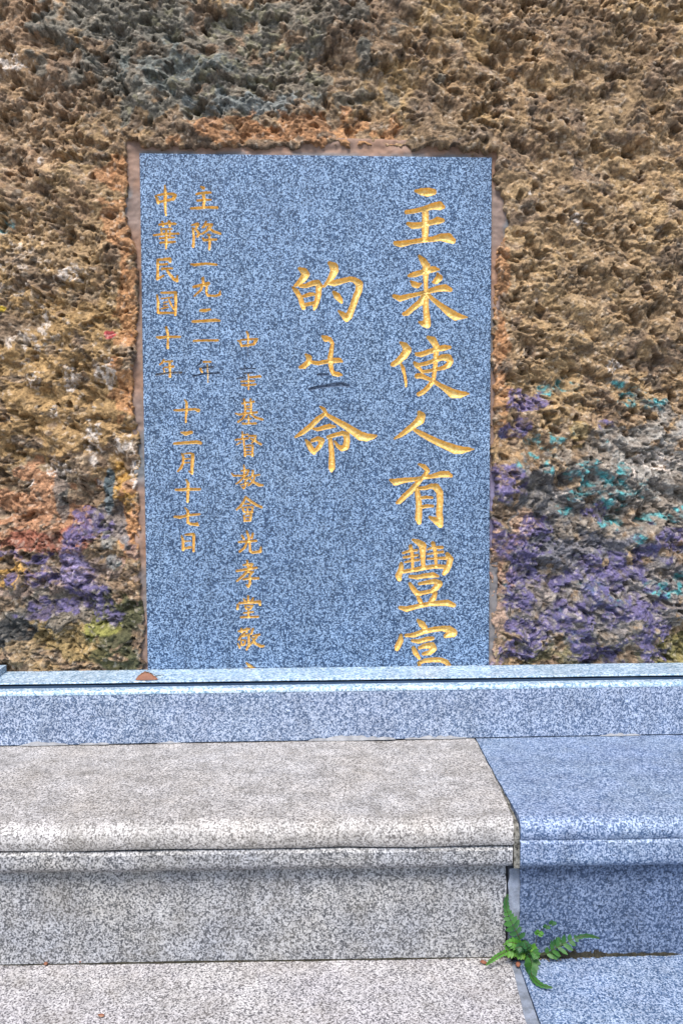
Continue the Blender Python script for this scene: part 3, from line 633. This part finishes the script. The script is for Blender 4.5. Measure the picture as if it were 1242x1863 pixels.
sqd = [(0, 4, 5, 1), (1, 5, 6, 2), (2, 6, 7, 3), (3, 7, 4, 0), (4, 7, 6, 5)]
vs = np.concatenate([vs, np.array(sv_)]); qs = np.concatenate([qs, np.array(sqd)+nb])
slab = mesh_np('slab', vs, qs, M['tablet'], tablet, smooth=False)
ntot = 0
for ci in range(len(CH)):
    q = fineq[inside & (cid == ci)].reshape(-1, 4)
    if len(q) == 0: continue
    vs, qs, (gi,) = compact(VT, q, (GI.reshape(-1),))
    o = mesh_np('carved_character', vs, qs, M['gold'], tablet, attr={'gilt': gi}, smooth=True)
    ntot += len(q)
    if any(g < 0.5 for g, _ in CH[ci]): o['label'] = 'carved character with gold worn away'
print('characters', len(CH), 'quads', ntot)

# ------------------------------------------------------------------ stone blocks by extruding a side profile along x
def extrude(name, prof, xa, xb, mat, parent, step=0.02, wob=0.0008, seed=0, rough=0.0004, smooth=True, ends=0.0):
    """prof: closed list of (y, z) seen from the +x end; xa/xb: number or function of y"""
    pr = np.array(prof, float); n = len(pr)
    fa = xa if callable(xa) else (lambda y: xa); fb = xb if callable(xb) else (lambda y: xb)
    A_ = np.array([fa(y) for y, z in pr]); B_ = np.array([fb(y) for y, z in pr])
    A_ = A_+(vnoise(pr[:, 0]*90, pr[:, 1]*90, seed+2)-.5)*ends; B_ = B_+(vnoise(pr[:, 0]*90, pr[:, 1]*90, seed+4)-.5)*ends
    m_ = max(2, int(abs(B_.mean()-A_.mean())/step))
    ts = np.linspace(0, 1, m_+1)
    V = np.zeros((m_+1, n, 3))
    for k, t_ in enumerate(ts):
        x = A_*(1-t_)+B_*t_
        nz_ = (vnoise(x*9, pr[:, 1]*0+seed, seed)-.5)*wob*2+(vnoise(x*70, pr[:, 0]*60+pr[:, 1]*60, seed+5)-.5)*rough*2
        ny_ = (vnoise(x*8, pr[:, 1]*0+seed+7, seed)-.5)*wob*2+(vnoise(x*80, pr[:, 1]*60+pr[:, 0]*50, seed+9)-.5)*rough*2
        V[k] = np.stack([x, pr[:, 0]+ny_, pr[:, 1]+nz_], -1)
    idx = np.arange((m_+1)*n).reshape(m_+1, n)
    a = idx[:-1]; b_ = idx[1:]
    q = np.stack([a, np.roll(a, -1, 1), np.roll(b_, -1, 1), b_], -1).reshape(-1, 4)
    V = V.reshape(-1, 3)
    c0 = len(V)
    V = np.concatenate([V, [V[idx[0]].mean(0)], [V[idx[-1]].mean(0)]])
    tr = []
    for k in range(n):
        k2 = (k+1) % n
        tr.append((idx[0, k2], idx[0, k], c0)); tr.append((idx[-1, k], idx[-1, k2], c0+1))
    o = mesh_np(name, V, q, mat, parent, tris=tr, smooth=True)
    me = o.data
    import bmesh
    bm = bmesh.new(); bm.from_mesh(me); bmesh.ops.recalc_face_normals(bm, faces=bm.faces)
    for e_ in bm.edges:
        if len(e_.link_faces) == 2 and e_.calc_face_angle(0) > math.radians(32): e_.smooth = False
    bm.to_mesh(me); bm.free()
    return o
def arc(cy, cz, r, a0, a1, n=6, rz=None):
    rz = rz or r
    return [(cy+r*math.cos(math.radians(a0+(a1-a0)*i/n)), cz+rz*math.sin(math.radians(a0+(a1-a0)*i/n))) for i in range(n+1)]
def dens(p, s=0.02):
    out = []
    for (a, b_), (c_, d_) in zip(p, p[1:]+p[:1]):
        k = max(1, int(math.hypot(c_-a, d_-b_)/s))
        for i in range(k): out.append((a+(c_-a)*i/k, b_+(d_-b_)*i/k))
    return out

XL, XR = -1.5, 1.6
# kerb: cap stone against the wall, slot, front stone
YF = -0.175; YC = -0.108; YS = -0.151
zc = capz
yb_front_top = atY(621, 1250, YF).z       # top of the front stone's face
benchz = atY(621, 1347, YF).z
print('cap front px', proj(0, YC, zc), 'want 1236;', 'front top z', yb_front_top, 'bench z', benchz, 'capz', capz)
kerb = empty('granite_kerb', (0, -0.09, zc), 'long pale blue granite kerb with a dark slot running below the tablet', 'kerb')
def loc(p, o): return [(y-o[0], z-o[1]) for y, z in p]
KO = (-0.09, zc)
ftz = yb_front_top-0.0005
extrude('cap_stone', loc(dens([(-0.003, zc), (YC+0.0015, zc), (YC, zc-0.0012), (YC, zc-0.0028), (-0.003, zc-0.0028)]), KO), XL, XR, M['cap'], kerb, seed=1, wob=0.0002, rough=0.0001)
extrude('slot_back', loc([(-0.003, zc-0.0030), (YC+0.014, zc-0.0030), (YC+0.014, zc-0.0068), (-0.003, zc-0.0068)], KO), XL, XR, M['earth'], kerb, seed=2, wob=0.0, rough=0)
extrude('slot_strip', loc([(-0.003, zc-0.0070), (YC+0.0015, zc-0.0070), (YC+0.0015, zc-0.040), (-0.003, zc-0.040)], KO), XL, XR, M['slot'], kerb, seed=2, wob=0.0, rough=0)
extrude('front_stone', loc(dens([(YS, ftz)]+arc(YF+0.006, ftz-0.006, 0.006, 90, 180, 5)+[(YF, benchz+0.0016), (YF+0.012, benchz+0.0016), (YF+0.012, benchz-0.02), (YC+0.004, benchz-0.02), (YC+0.004, zc-0.045), (YS, zc-0.045)]), KO), XL, XR, M['kerb'], kerb, seed=3, wob=0.0003, rough=0.0002)
extrude('edge_highlight', loc([(YS-0.0005, ftz+0.0001), (YS-0.0005, ftz+0.0009)]+arc(YF+0.0062, ftz-0.0060, 0.0069, 90, 180, 6)+[(YF-0.0007, ftz-0.0085), (YF-0.0001, ftz-0.0085)]+arc(YF+0.0062, ftz-0.0060, 0.0061, 180, 90, 6), KO), XL, XR, M['cap'], kerb, seed=3, wob=0.0003, rough=0.0)  # thin paler strip: the bright highlight along the front stone's edge, painted as colour
# pale grout smears along the foot of the kerb
def smear(px0, px1, hgt, dpt, seed):
    n = 36; p0 = atY(px0, 1347, YF).x; p1 = atY(px1, 1347, YF).x
    vs = []; qs = []
    for i in range(n+1):
        t_ = i/n; x = p0+(p1-p0)*t_
        am = math.sin(math.pi*t_)**0.5*(0.35+0.9*float(vnoise(np.array(x*90.), np.array(1.0*seed), seed)))
        for (fy, fz) in ((0.0006, 1.0), (-0.4, 0.55), (-0.85, 0.2), (-1.0, 0.0)):
            vs.append((x, YF+fy*dpt*am-0.0006-KO[0], benchz+0.0006+hgt*am*fz-KO[1]))
    for i in range(n):
        for k in range(3):
            a = i*4+k; qs.append((a, a+1, a+5, a+4))
    mesh_np('grout_smear', vs, qs, M['grout_pale'], kerb)
for s in ((35, 125, .008, .004, 1), (145, 200, .006, .004, 2), (560, 720, .009, .004, 3), (735, 850, .006, .004, 4), (1090, 1165, .005, .003, 5), (285, 330, .004, .003, 6)): smear(*s)

# corner stone at the far left, standing on the cap
bx = atY(13, 1228, -0.003).x
blk_o = empty('corner_stone', (bx-0.2, -0.07, zc+0.0005), 'small pale granite corner block on the kerb at the left edge', 'stone block')
extrude('block', dens([(0.066, 0), (0.066, 0.015), (-0.033, 0.015), (-0.036, 0.012), (-0.036, 0)]), -0.3, 0.2, M['cap'], blk_o, seed=8, wob=.0002, rough=.0001)

# ------------------------------------------------------------------ the step below: treads, nosings, risers
SR = math.radians(1.15)
YN = -0.581                      # nosing front (1.306 m from the lens)
zt = benchz
noseZ = atY(621, 1500, YN+0.02).z
print('nosing z at 1500 px', noseZ, 'tread z', zt)
nose_crack = atY(621, 1545, YN).z; nose_bot = atY(621, 1582, YN+0.01).z
YR = YN+0.030                    # riser face
pavez = atY(621, 1745, YR).z
print('crack z', nose_crack, 'bottom z', nose_bot, 'paving z', pavez, 'px of tread front', proj(0, YN+0.02, zt))
step = empty('granite_step', (0.0, YN, pavez), 'broad granite step with rounded nosing, grey slabs left of the joint and blue right', 'step', rz=-SR)
step_rot = Matrix.Rotation(-SR, 4, 'Z'); step_inv = (Matrix.Translation((0, YN, pavez)) @ step_rot).inverted()
def stl(px, py, Y=None, Z=None):
    p = atY(px, py, Y) if Y is not None else atZ(px, py, Z)
    return step_inv @ p
tz = zt-pavez; cz = nose_crack-pavez; bz = nose_bot-pavez
# joint line on top of the tread
j0 = stl(866, 1346, Z=zt); j1 = stl(938, 1490, Z=zt)
def jl(y, off=0.0):
    return j0.x+(j1.x-j0.x)*(y-j0.y)/(j1.y-j0.y)+off
jw = lambda y: 0.0015+0.0045*float(np.clip((0.17-y)/0.17, 0, 1))     # the joint widens towards the front
def curve_in(y):      # worn corner: the left slab bulges a little
    return 0.004*math.sin(np.clip((0.3-y)/0.3, 0, 1)*3.1)
backy = 0.44
def tread_prof(top, front, low, r):
    return dens([(backy, top-0.002), (0.05, top)]+arc(front+r, top-r*0.85, r, 90, 180, 8, r*0.85)+[(front+0.0005, low+0.006), (front+0.004, low), (backy, low)], 0.015)
extrude('tread_slab', tread_prof(tz, 0.0, cz+0.0015, 0.026), -1.5, lambda y: jl(y, -jw(y))+curve_in(y)*0.4, M['tread_left'], step, seed=21, wob=0.0012, rough=0.0005, ends=0.003)
extrude('tread_slab', tread_prof(tz+0.001, 0.0, cz+0.010, 0.024), lambda y: jl(y, jw(y))+curve_in(y)*0.4, 1.6, M['tread_right'], step, seed=23, wob=0.0006, rough=0.0004, ends=0.002)
def strip_prof(top, bot, front):
    hgt = top-bot
    return dens([(0.10, top), (front+0.005, top), (front, top-0.005)]+arc(front+0.016, bot+0.016, 0.016, 180, 262, 6)+[(0.10, bot)], 0.012)
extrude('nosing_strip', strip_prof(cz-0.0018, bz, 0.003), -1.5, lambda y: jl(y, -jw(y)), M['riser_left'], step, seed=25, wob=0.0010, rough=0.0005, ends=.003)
extrude('nosing_strip', strip_prof(cz+0.0094, bz, 0.0008), lambda y: jl(y, jw(y)), 1.6, M['tread_right'], step, seed=27, wob=0.0005, rough=0.0003, ends=.003)
# mortar in the tread joint, sunk a little and broken up
extrude('joint_mortar', loc(dens([(backy, tz-0.006), (0.05, tz-0.004)]+arc(0.026, tz-0.029, 0.023, 90, 180, 6)+[(0.003, bz+0.004), (backy, bz+0.004)], 0.008), (0, 0)),
        lambda y: jl(y, -jw(y)*0.8)+curve_in(y)*0.4, lambda y: jl(y, jw(y)*0.75)+curve_in(y)*0.4, M['joint_old'], step, step=0.003, seed=31, wob=0.0, rough=0.0035)
# risers
xr0 = stl(918, 1660, Y=YR).x; xr1 = stl(926, 1660, Y=YR).x; xr2 = stl(943, 1660, Y=YR).x
rp = dens([(0.10, bz+0.0008), (0.0300, bz+0.0008), (0.0300, 0.0), (0.10, 0.0)], 0.012)
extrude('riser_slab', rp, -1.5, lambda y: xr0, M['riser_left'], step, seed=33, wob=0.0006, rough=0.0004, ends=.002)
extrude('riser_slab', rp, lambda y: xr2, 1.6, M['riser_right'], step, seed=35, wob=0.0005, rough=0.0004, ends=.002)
rj = dens([(0.10, bz-0.012), (0.0320, bz-0.012), (0.0312, 0.0), (0.10, 0.0)], 0.008)
extrude('joint_mortar', rj, xr1-0.003, xr2+0.0005, M['joint_grey'], step, step=0.003, seed=37, wob=0.0002, rough=0.0010, ends=.004)
# core of the step so no light leaks through the joints
extrude('rubble_core', [(backy, tz-0.03), (0.045, tz-0.03), (0.045, 0.0), (backy, 0.0)], -1.48, 1.58, M['earth'], step, wob=0, rough=0)

# ------------------------------------------------------------------ paving at the foot
pave = empty('pavement', (0, YR, pavez), kind='structure', rz=-SR)
pv_inv = (Matrix.Translation((0, YR, pavez)) @ step_rot).inverted()
def pl(px, py): return pv_inv @ atZ(px, py, pavez)
a0, a1 = pl(930, 1752), pl(957, 1863); b0, b1 = pl(944, 1752), pl(984, 1863)
la = lambda y: a0.x+(a1.x-a0.x)*(y-a0.y)/(a1.y-a0.y)
lb = lambda y: b0.x+(b1.x-b0.x)*(y-b0.y)/(b1.y-b0.y)
pp_ = dens([(0.03, -0.0005), (-0.55, -0.0005), (-0.553, -0.004), (-0.553, -0.05), (0.03, -0.05)], 0.02)
extrude('paving_slab', pp_, -1.5, la, M['paving_left'], pave, seed=41, wob=0.0006, rough=0.0006, ends=.003)
extrude('paving_slab', pp_, lb, 1.6, M['tread_right'], pave, seed=43, wob=0.0006, rough=0.0006, ends=.002)
extrude('joint_mortar', dens([(0.03, -0.003), (-0.55, -0.003), (-0.55, -0.04), (0.03, -0.04)], 0.01), lambda y: la(y)-0.004, lambda y: lb(y)-0.0016, M['joint_grey'], pave, step=0.005, seed=45, wob=0.0, rough=0.0008, ends=.001)
# ground beyond, lower down, out of frame
gd = mesh_np('ground', [(-30, -30, 0), (30, -30, 0), (30, 0.6, 0), (-30, 0.6, 0)], [(0, 1, 2, 3)],
             plain('trodden_concrete', (0.22, 0.21, 0.20), 0.9, (0.16, 0.155, 0.15), 3), None, smooth=False)
gd.location = (0, 0, pavez-0.17); tag(gd, kind='structure')
extrude('foundation', [(0.0, 0.0), (-0.54, 0.0), (-0.54, -0.13), (0.0, -0.13)], -1.49, 1.59, M['riser_left'], pave, wob=0, rough=0).location = (0, 0, -0.045)

# ------------------------------------------------------------------ plants and litter
def leafmat(name, c1, c2, c3, rough=0.5):
    m, t, b = newmat(name)
    tc = nd(t, 'ShaderNodeTexCoord'); v = tc.outputs['Object']
    n = noise(t, v, 90, 4, 0.6)
    t.links.new(mixc(t, ramp(t, noise(t, v, 28, 2), [(0.45, 0.0), (0.62, 0.7)]), mixc(t, ramp(t, n, [(0.35, 0.0), (0.65, 1.0)]), c1, c2), c3), b.inputs['Base Color'])
    b.inputs['Roughness'].default_value = rough; b.inputs['Specular IOR Level'].default_value = 0.35
    t.links.new(bump(t, noise(t, v, 500, 3), 0.4, 0.001), b.inputs['Normal'])
    return m
M['fern'] = leafmat('fern_green', (0.014, 0.062, 0.018), (0.025, 0.095, 0.022), (0.04, 0.13, 0.015))
M['fern_pale'] = leafmat('young_fern_green', (0.035, 0.13, 0.012), (0.06, 0.18, 0.015), (0.12, 0.24, 0.02))
M['stem'] = leafmat('fern_stem', (0.05, 0.055, 0.02), (0.07, 0.06, 0.02), (0.03, 0.05, 0.015))
M['dry'] = leafmat('dry_leaf_brown', (0.20, 0.082, 0.045), (0.27, 0.12, 0.07), (0.15, 0.060, 0.035), 0.6)
M['red_bit'] = leafmat('rusty_leaf_scrap', (0.20, 0.065, 0.035), (0.28, 0.12, 0.07), (0.40, 0.26, 0.17), 0.8)

def blade(V, T, base, direc, nrm, ln, wd, droop=0.15, seg=5, tip=1.0, lobes=0.0):
    """a cupped leaf blade: three rows of vertices, midrib sunk"""
    d = direc.normalized(); n = (nrm-nrm.dot(d)*d).normalized(); s = d.cross(n).normalized()
    b0 = len(V)
    for i in range(seg+1):
        t_ = i/seg
        wv = wd*(math.sin(math.pi*min(1, (t_*0.86+0.10)))**0.7)*(1-0.15*t_)*(1.0+lobes*(0.35 if i % 2 else -0.35))
        if i == seg: wv = wd*0.12
        c = base+d*ln*t_-Vector((0, 0, 1))*droop*ln*t_*t_
        V.append(tuple(c-s*wv+n*wv*0.22)); V.append(tuple(c)); V.append(tuple(c+s*wv+n*wv*0.22))
    for i in range(seg):
        a = b0+i*3
        T.append((a, a+1, a+4, a+3)); T.append((a+1, a+2, a+5, a+4))
def tube(V, T, pts, r0, r1, k=5):
    b0 = len(V); n = len(pts)
    for i, p in enumerate(pts):
        d = (pts[min(i+1, n-1)]-pts[max(i-1, 0)]).normalized(); a = d.orthogonal().normalized(); b_ = d.cross(a)
        r = r0+(r1-r0)*i/(n-1)
        for j in range(k):
            an = 2*math.pi*j/k; V.append(tuple(p+a*r*math.cos(an)+b_*r*math.sin(an)))
    for i in range(n-1):
        for j in range(k):
            a = b0+i*k+j; b2 = b0+i*k+(j+1) % k; T.append((a, b2, b2+k, a+k))
def spline(pts, n):
    out = []
    P_ = [pts[0]]+pts+[pts[-1]]
    m_ = len(pts)-1
    for i in range(n+1):
        u = i/n*m_; k = min(int(u), m_-1); f = u-k
        a, b_, c, d = P_[k], P_[k+1], P_[k+2], P_[k+3]
        out.append(0.5*((2*b_)+(c-a)*f+(2*a-5*b_+4*c-d)*f*f+(3*b_-a-3*c+d)*f**3))
    return out
fo = Vector((atY(946, 1742, YR-0.004).x, YR-0.006, pavez+0.004))
fern = empty('fern', tuple(fo), 'small green fern growing out of the corner of the step joint', 'fern')
def atR(px, py, dy):
    p = atY(px, py, YR); return atY(px, py, YR-math.tan(SR)*p.x-dy)
fo = atR(946, 1742, 0.005); fo.z = pavez+0.003; fern.location = fo
def fp(px, py, dy):
    p = atR(860+px/4.777, 1570+py/4.777, dy)
    if p.z < pavez+0.005: p = atZ(860+px/4.777, 1570+py/4.777, pavez+0.005+0.1*max(0, dy-0.03))
    return p-fo
def frond(pts, pin, mat, n=26, tipw=0.0, tipfrom=0.7, stem=0.0009, seed=0):
    """pin: (from, to, length, width); tipw: width of the entire leaf tip"""
    rnd = random.Random(seed)
    sp = spline([fp(*p) for p in pts], n)
    Vs, Ts = [], []; tube(Vs, Ts, sp, stem, stem*0.4)
    fr = mesh_np('frond', Vs, Ts, M['stem'], fern)
    f0, f1_, ln, wd = pin
    def one(i, sgn, l, w_):
        Vb, Tb = [], []
        d = (sp[min(i+1, n)]-sp[max(i-1, 0)]).normalized(); nrm = Vector((0, -1, 0.5)).normalized()
        s = d.cross(nrm).normalized()
        dr = (s*sgn*0.9+d*0.55+Vector((0, -0.25*rnd.random(), 0.1*rnd.random()))).normalized()
        blade(Vb, Tb, sp[i], dr, nrm+Vector((rnd.uniform(-.3, .3), 0, rnd.uniform(-.3, .3))), l*rnd.uniform(.8, 1.15), w_*rnd.uniform(.85, 1.15), 0.1, 5, lobes=0.25)
        mesh_np('leaflet', Vb, Tb, mat, fr)
    i0, i1 = int(f0*n), int(f1_*n)
    for i in range(i0, i1, 2):
        tt = (i-i0)/max(1, i1-i0); k = math.sin(math.pi*(0.25+0.7*tt))
        for sgn in (-1, 1): one(i, sgn, ln*k, wd*(0.7+0.3*k))
    if tipw:
        it = int(tipfrom*n); Vb, Tb = [], []
        for i in range(it, n+1):
            tt = (i-it)/(n-it); d = (sp[min(i+1, n)]-sp[max(i-1, 0)]).normalized(); nrm = Vector((0, -1, 0.4)).normalized(); s = d.cross(nrm).normalized()
            wv = tipw*(math.sin(math.pi*(0.15+0.82*tt))**0.6)*(1.15-0.5*tt)*(1+0.16*(1 if i % 2 else -1))
            Vb += [tuple(sp[i]-s*wv+nrm*wv*0.15), tuple(sp[i]-nrm*wv*0.12), tuple(sp[i]+s*wv+nrm*wv*0.15)]
        for i in range(n-it):
            a = i*3; Tb += [(a, a+1, a+4, a+3), (a+1, a+2, a+5, a+4)]
        mesh_np('leaf_tip', Vb, Tb, mat, fr)
frond([(430, 770, .006), (400, 650, .014), (345, 540, .014), (300, 440, .008), (285, 350, .004), (300, 270, .003)], (0.12, 0.70, 0.0155, 0.0042), M['fern'], tipw=0.0052, tipfrom=0.58, seed=1)
frond([(470, 770, .004), (600, 800, .012), (720, 740, .020), (850, 670, .020), (980, 632, .018), (1100, 655, .012)], (0.28, 0.72, 0.0170, 0.0040), M['fern'], tipw=0.0034, tipfrom=0.68, seed=2)
frond([(440, 760, .006), (350, 750, .020), (250, 790, .030), (170, 840, .034), (110, 890, .036)], (0.06, 0.52, 0.0125, 0.0038), M['fern_pale'], tipw=0.0042, tipfrom=0.45, seed=3)
frond([(470, 780, .006), (505, 860, .022), (500, 930, .030), (520, 1000, .038), (590, 1060, .046), (690, 1085, .052)], (0.10, 0.55, 0.0165, 0.0062), M['fern'], tipw=0.0048, tipfrom=0.52, seed=4)
frond([(450, 760, .006), (420, 720, .018), (370, 700, .024), (310, 690, .026), (260, 715, .026)], (0.12, 0.9, 0.0110, 0.0036), M['fern_pale'], tipw=0.002, tipfrom=0.8, n=18, seed=5)
frond([(450, 770, .006), (490, 740, .018), (530, 745, .022), (560, 790, .022)], (0.12, 0.9, 0.0105, 0.0036), M['fern_pale'], tipw=0.002, tipfrom=0.8, n=14, seed=6)
frond([(440, 770, .006), (420, 790, .020), (390, 790, .024), (345, 800, .026)], (0.12, 0.9, 0.0105, 0.0036), M['fern_pale'], tipw=0.002, tipfrom=0.8, n=14, seed=7)
frond([(445, 770, .006), (400, 710, .016), (350, 680, .018), (315, 665, .018)], (0.3, 0.95, 0.0100, 0.0034), M['fern'], tipw=0.002, tipfrom=0.8, n=14, seed=8)
frond([(520, 790, .004), (640, 790, .012), (700, 790, .016), (760, 800, .016)], (0.5, 0.95, 0.0100, 0.0036), M['fern'], tipw=0.002, tipfrom=0.85, n=14, seed=9)
frond([(450, 775, .006), (430, 735, .026), (400, 730, .032), (360, 745, .036)], (0.15, 0.9, 0.0105, 0.0032), M['fern'], tipw=0.002, tipfrom=0.8, n=14, seed=12)
frond([(460, 775, .006), (470, 740, .024), (455, 700, .026), (440, 680, .026)], (0.2, 0.9, 0.0095, 0.0032), M['fern'], tipw=0.002, tipfrom=0.8, n=14, seed=13)
frond([(470, 780, .006), (510, 770, .024), (545, 800, .030), (560, 840, .034)], (0.2, 0.9, 0.0100, 0.0034), M['fern'], tipw=0.002, tipfrom=0.8, n=14, seed=14)
frond([(480, 780, .004), (580, 790, .010), (680, 740, .012), (740, 690, .012), (760, 660, .010)], (0.55, 0.95, 0.0105, 0.0034), M['fern'], tipw=0.002, tipfrom=0.85, n=18, seed=15)
# thin seedling with pairs of small round leaflets beside the fern
so_ = atR(973, 1735, 0.003); so_.z = pavez+0.003
seedling = empty('seedling', tuple(so_), 'thin upright seedling with tiny paired leaflets just right of the fern', 'seedling')
sp = [p+fo-so_ for p in spline([fp(535, 790, .004), fp(545, 700, .006), fp(552, 630, .008), fp(600, 575, .010), fp(650, 545, .012), fp(695, 515, .012)], 20)]
Vs, Ts = [], []; tube(Vs, Ts, sp, 0.0006, 0.0003); mesh_np('stem', Vs, Ts, M['stem'], seedling)
for i, l in ((9, .0085), (10, .008), (14, .006), (15, .007), (18, .0055), (19, .007), (20, .006)):
    for sgn in (-1, 1):
        Vb, Tb = [], []
        blade(Vb, Tb, sp[i], Vector((sgn*0.8+.2, -.2, 0.45*(1 if sgn < 0 else -.6))), Vector((0, -1, .5)), l, l*0.42, 0.1, 4)
        mesh_np('leaflet', Vb, Tb, M['fern_pale'] if i < 11 else M['fern'], seedling)

# fallen leaf on the cap stone, curled over
lc = atZ(266, 1240, zc); lc = Vector((lc.x, YC+0.012, zc+0.0006))
leaf = empty('fallen_leaf', tuple(lc), 'curled brown fallen leaf lying on the kerb at the foot of the tablet', 'leaf')
Vb, Tb = [], []
n_, m_ = 16, 8
for i in range(n_+1):
    t_ = i/n_; x = -0.024+0.046*t_
    wv = 0.0115*math.sin(math.pi*min(1, t_*0.93+0.035))**0.75*(1.15-0.35*abs(t_-.45))
    for j in range(m_+1):
        u = j/m_*2-1
        Vb.append((x, -0.004+0.012*(1-abs(u))*0.6+wv*0.30*u, 0.0005+0.0160*math.sin(math.pi*min(1, t_**0.85*0.92+0.04))**1.25*(1-abs(u)**1.6)*(1+0.03*math.sin(t_*19))+0.0008*math.sin(x*900+u*4)+0.0008))
for i in range(n_):
    for j in range(m_):
        a = i*(m_+1)+j; Tb.append((a, a+1, a+m_+2, a+m_+1))
mesh_np('leaf_blade', Vb, Tb, M['dry'], leaf)
Vs, Ts = [], []; tube(Vs, Ts, [Vector((0.018, 0.002, 0.0065)), Vector((0.024, 0.001, 0.0085)), Vector((0.031, -0.001, 0.0105)), Vector((0.037, -0.001, 0.0100))], 0.0011, 0.0007)
mesh_np('leaf_stalk', Vs, Ts, M['stem'], leaf)
Vs, Ts = [], []; tube(Vs, Ts, [Vector((-0.023, -0.001, 0.002)), Vector((-0.010, 0.0, 0.0142)), Vector((0.004, 0.0, 0.0172)), Vector((0.020, 0.001, 0.0085))], 0.0004, 0.0005)
mesh_np('midrib', Vs, Ts, M['stem'], leaf)

# scraps of litter
def scrap(px, py, size, mat, label, Y=None, Z=None, seed=0, flat=1.0, cat='leaf scrap', name='leaf_scrap'):
    rnd = random.Random(seed); p = atY(px, py, Y) if Y is not None else atZ(px, py, Z)
    Vb, Tb = [], []
    b0 = 0; R_, K_ = 5, 8
    for i in range(R_+1):
        th = math.pi*i/R_
        for j in range(K_):
            ph = 2*math.pi*j/K_; r = size*(0.75+0.5*rnd.random())
            Vb.append((r*1.3*math.sin(th)*math.cos(ph), r*0.8*math.sin(th)*math.sin(ph), r*0.5*flat*math.cos(th)+size*0.45*flat))
    for i in range(R_):
        for j in range(K_):
            a = i*K_+j; b_ = i*K_+(j+1) % K_; Tb.append((a, b_, b_+K_, a+K_))
    o = mesh_np(name, Vb, Tb, mat, None); o.location = p; o.rotation_euler.z = rnd.uniform(0, 3)
    tag(o, label, cat); return o
scrap(879, 1753, .0050, M['red_bit'], 'rust brown curled leaf scrap at the tip of the left fern frond', Z=pavez+.001, seed=1)
scrap(942, 1757, .0052, M['red_bit'], 'pinkish rust leaf scrap under the middle of the fern', Z=pavez+.001, seed=2)
scrap(957, 1716, .0038, M['grout_pale'], 'pale crumb of mortar caught among the fern fronds', Y=YR-.006, seed=3, cat='crumb', name='mortar_crumb')
scrap(982, 1737, .0040, M['grout_pale'], 'pale crumb of mortar on the joint just right of the fern', Y=YR-.006, seed=4, cat='crumb', name='mortar_crumb')
scrap(185, 1848, .0042, M['red_bit'], 'small rusty scrap alone on the pale paving near the bottom edge', Z=pavez+.0006, seed=5, flat=.5)
scrap(84, 1755, .0040, M['dry'], 'tan scrap in the joint at the foot of the left riser', Z=pavez+.001, seed=6)
scrap(146, 1750, .0030, M['red_bit'], 'tiny red scrap at the foot of the left riser', Z=pavez+.002, seed=7)
# earth packed in the joints
def earthline(px0, px1, py0, py1, hgt, dpt, seed, name='packed_earth'):
    n = 60; Vb, Tb = [], []
    for i in range(n+1):
        t_ = i/n; p = atR(px0+(px1-px0)*t_, py0+(py1-py0)*t_, 0.0008)
        am = max(0.12, (math.sin(math.pi*t_)**0.4)*(0.25+1.1*float(vnoise(np.array(t_*n*0.33), np.array(seed*1.3), seed))))
        for (fy, fz) in ((0.004, 1.0), (-0.25, 0.9), (-0.7, 0.4), (-1.0, -0.3)):
            Vb.append(tuple(step_inv @ Vector((p.x, p.y+(fy if fy > 0 else fy*dpt*am), pavez+hgt*am*fz))))
    for i in range(n):
        for k in range(3): a = i*4+k; Tb.append((a, a+1, a+5, a+4))
    mesh_np(name, Vb, Tb, M['earth'], step)
earthline(975, 1110, 1740, 1736.5, .011, .008, 3); earthline(915, 1030, 1746, 1742, .008, .008, 5); earthline(1085, 1240, 1736.5, 1734, .0045, .004, 8); earthline(1060, 1105, 1737, 1736, .010, .005, 16)
earthline(1000, 1030, 1748, 1747, .006, .010, 12)


earthline(0, 920, 1757.5, 1743.5, .0022, .0022, 21); earthline(300, 700, 1752, 1747, .0016, .002, 23)
# blown grit and soil crumbs: in the corners and thinly over the treads
rg = random.Random(5); Vb, Tb, Tq = [], [], []
def crumb(p, r):
    b0 = len(Vb)
    for d in ((1, 0, 0), (-.9, .2, 0), (0, 1, 0), (.1, -1, 0), (0, 0, .8), (0, 0, -.5)):
        k = r*rg.uniform(.6, 1.3); Vb.append((p.x+d[0]*k, p.y+d[1]*k, p.z+d[2]*k*.7))
    for f in ((0, 2, 4), (2, 1, 4), (1, 3, 4), (3, 0, 4), (2, 0, 5), (1, 2, 5), (3, 1, 5), (0, 3, 5)): Tb.append(tuple(b0+i for i in f))
for i in range(240):
    x = rg.uniform(0, 1242); p = atR(x, 1757-x*0.018, 0.002+abs(rg.gauss(0, .004))); p.z = pavez+.0006; crumb(p, rg.uniform(.0005, .0014))
for i in range(70):
    p = atR(rg.gauss(965, 45), 1742, 0.003+abs(rg.gauss(0, .007))); p.z = pavez+.001; crumb(p, rg.uniform(.0008, .0024))
for i in range(120):
    p = atZ(rg.uniform(0, 1242), 1349+abs(rg.gauss(0, 4)), benchz+.0006); crumb(p, rg.uniform(.0004, .0011))
for i in range(150):
    p = atZ(rg.uniform(0, 1242), rg.uniform(1355, 1480), benchz+.0006); crumb(p, rg.uniform(.0003, .0008))
for i in range(110):
    p = atZ(rg.uniform(0, 1242), rg.uniform(1775, 1863), pavez+.0003); crumb(p, rg.uniform(.0004, .0009))
for i in range(160):
    x = rg.uniform(0, 1242); p = atY(x, 1215, -0.004-abs(rg.gauss(0, .006))); p.z = zc+.0005; crumb(p, rg.uniform(.0005, .0018))
tag(mesh_np('grit', Vb, [], plain('soil_grit', (0.09, 0.07, 0.05), 0.95, (0.22, 0.18, 0.14), 60, 0), None, tris=Tb, smooth=False), kind='stuff')
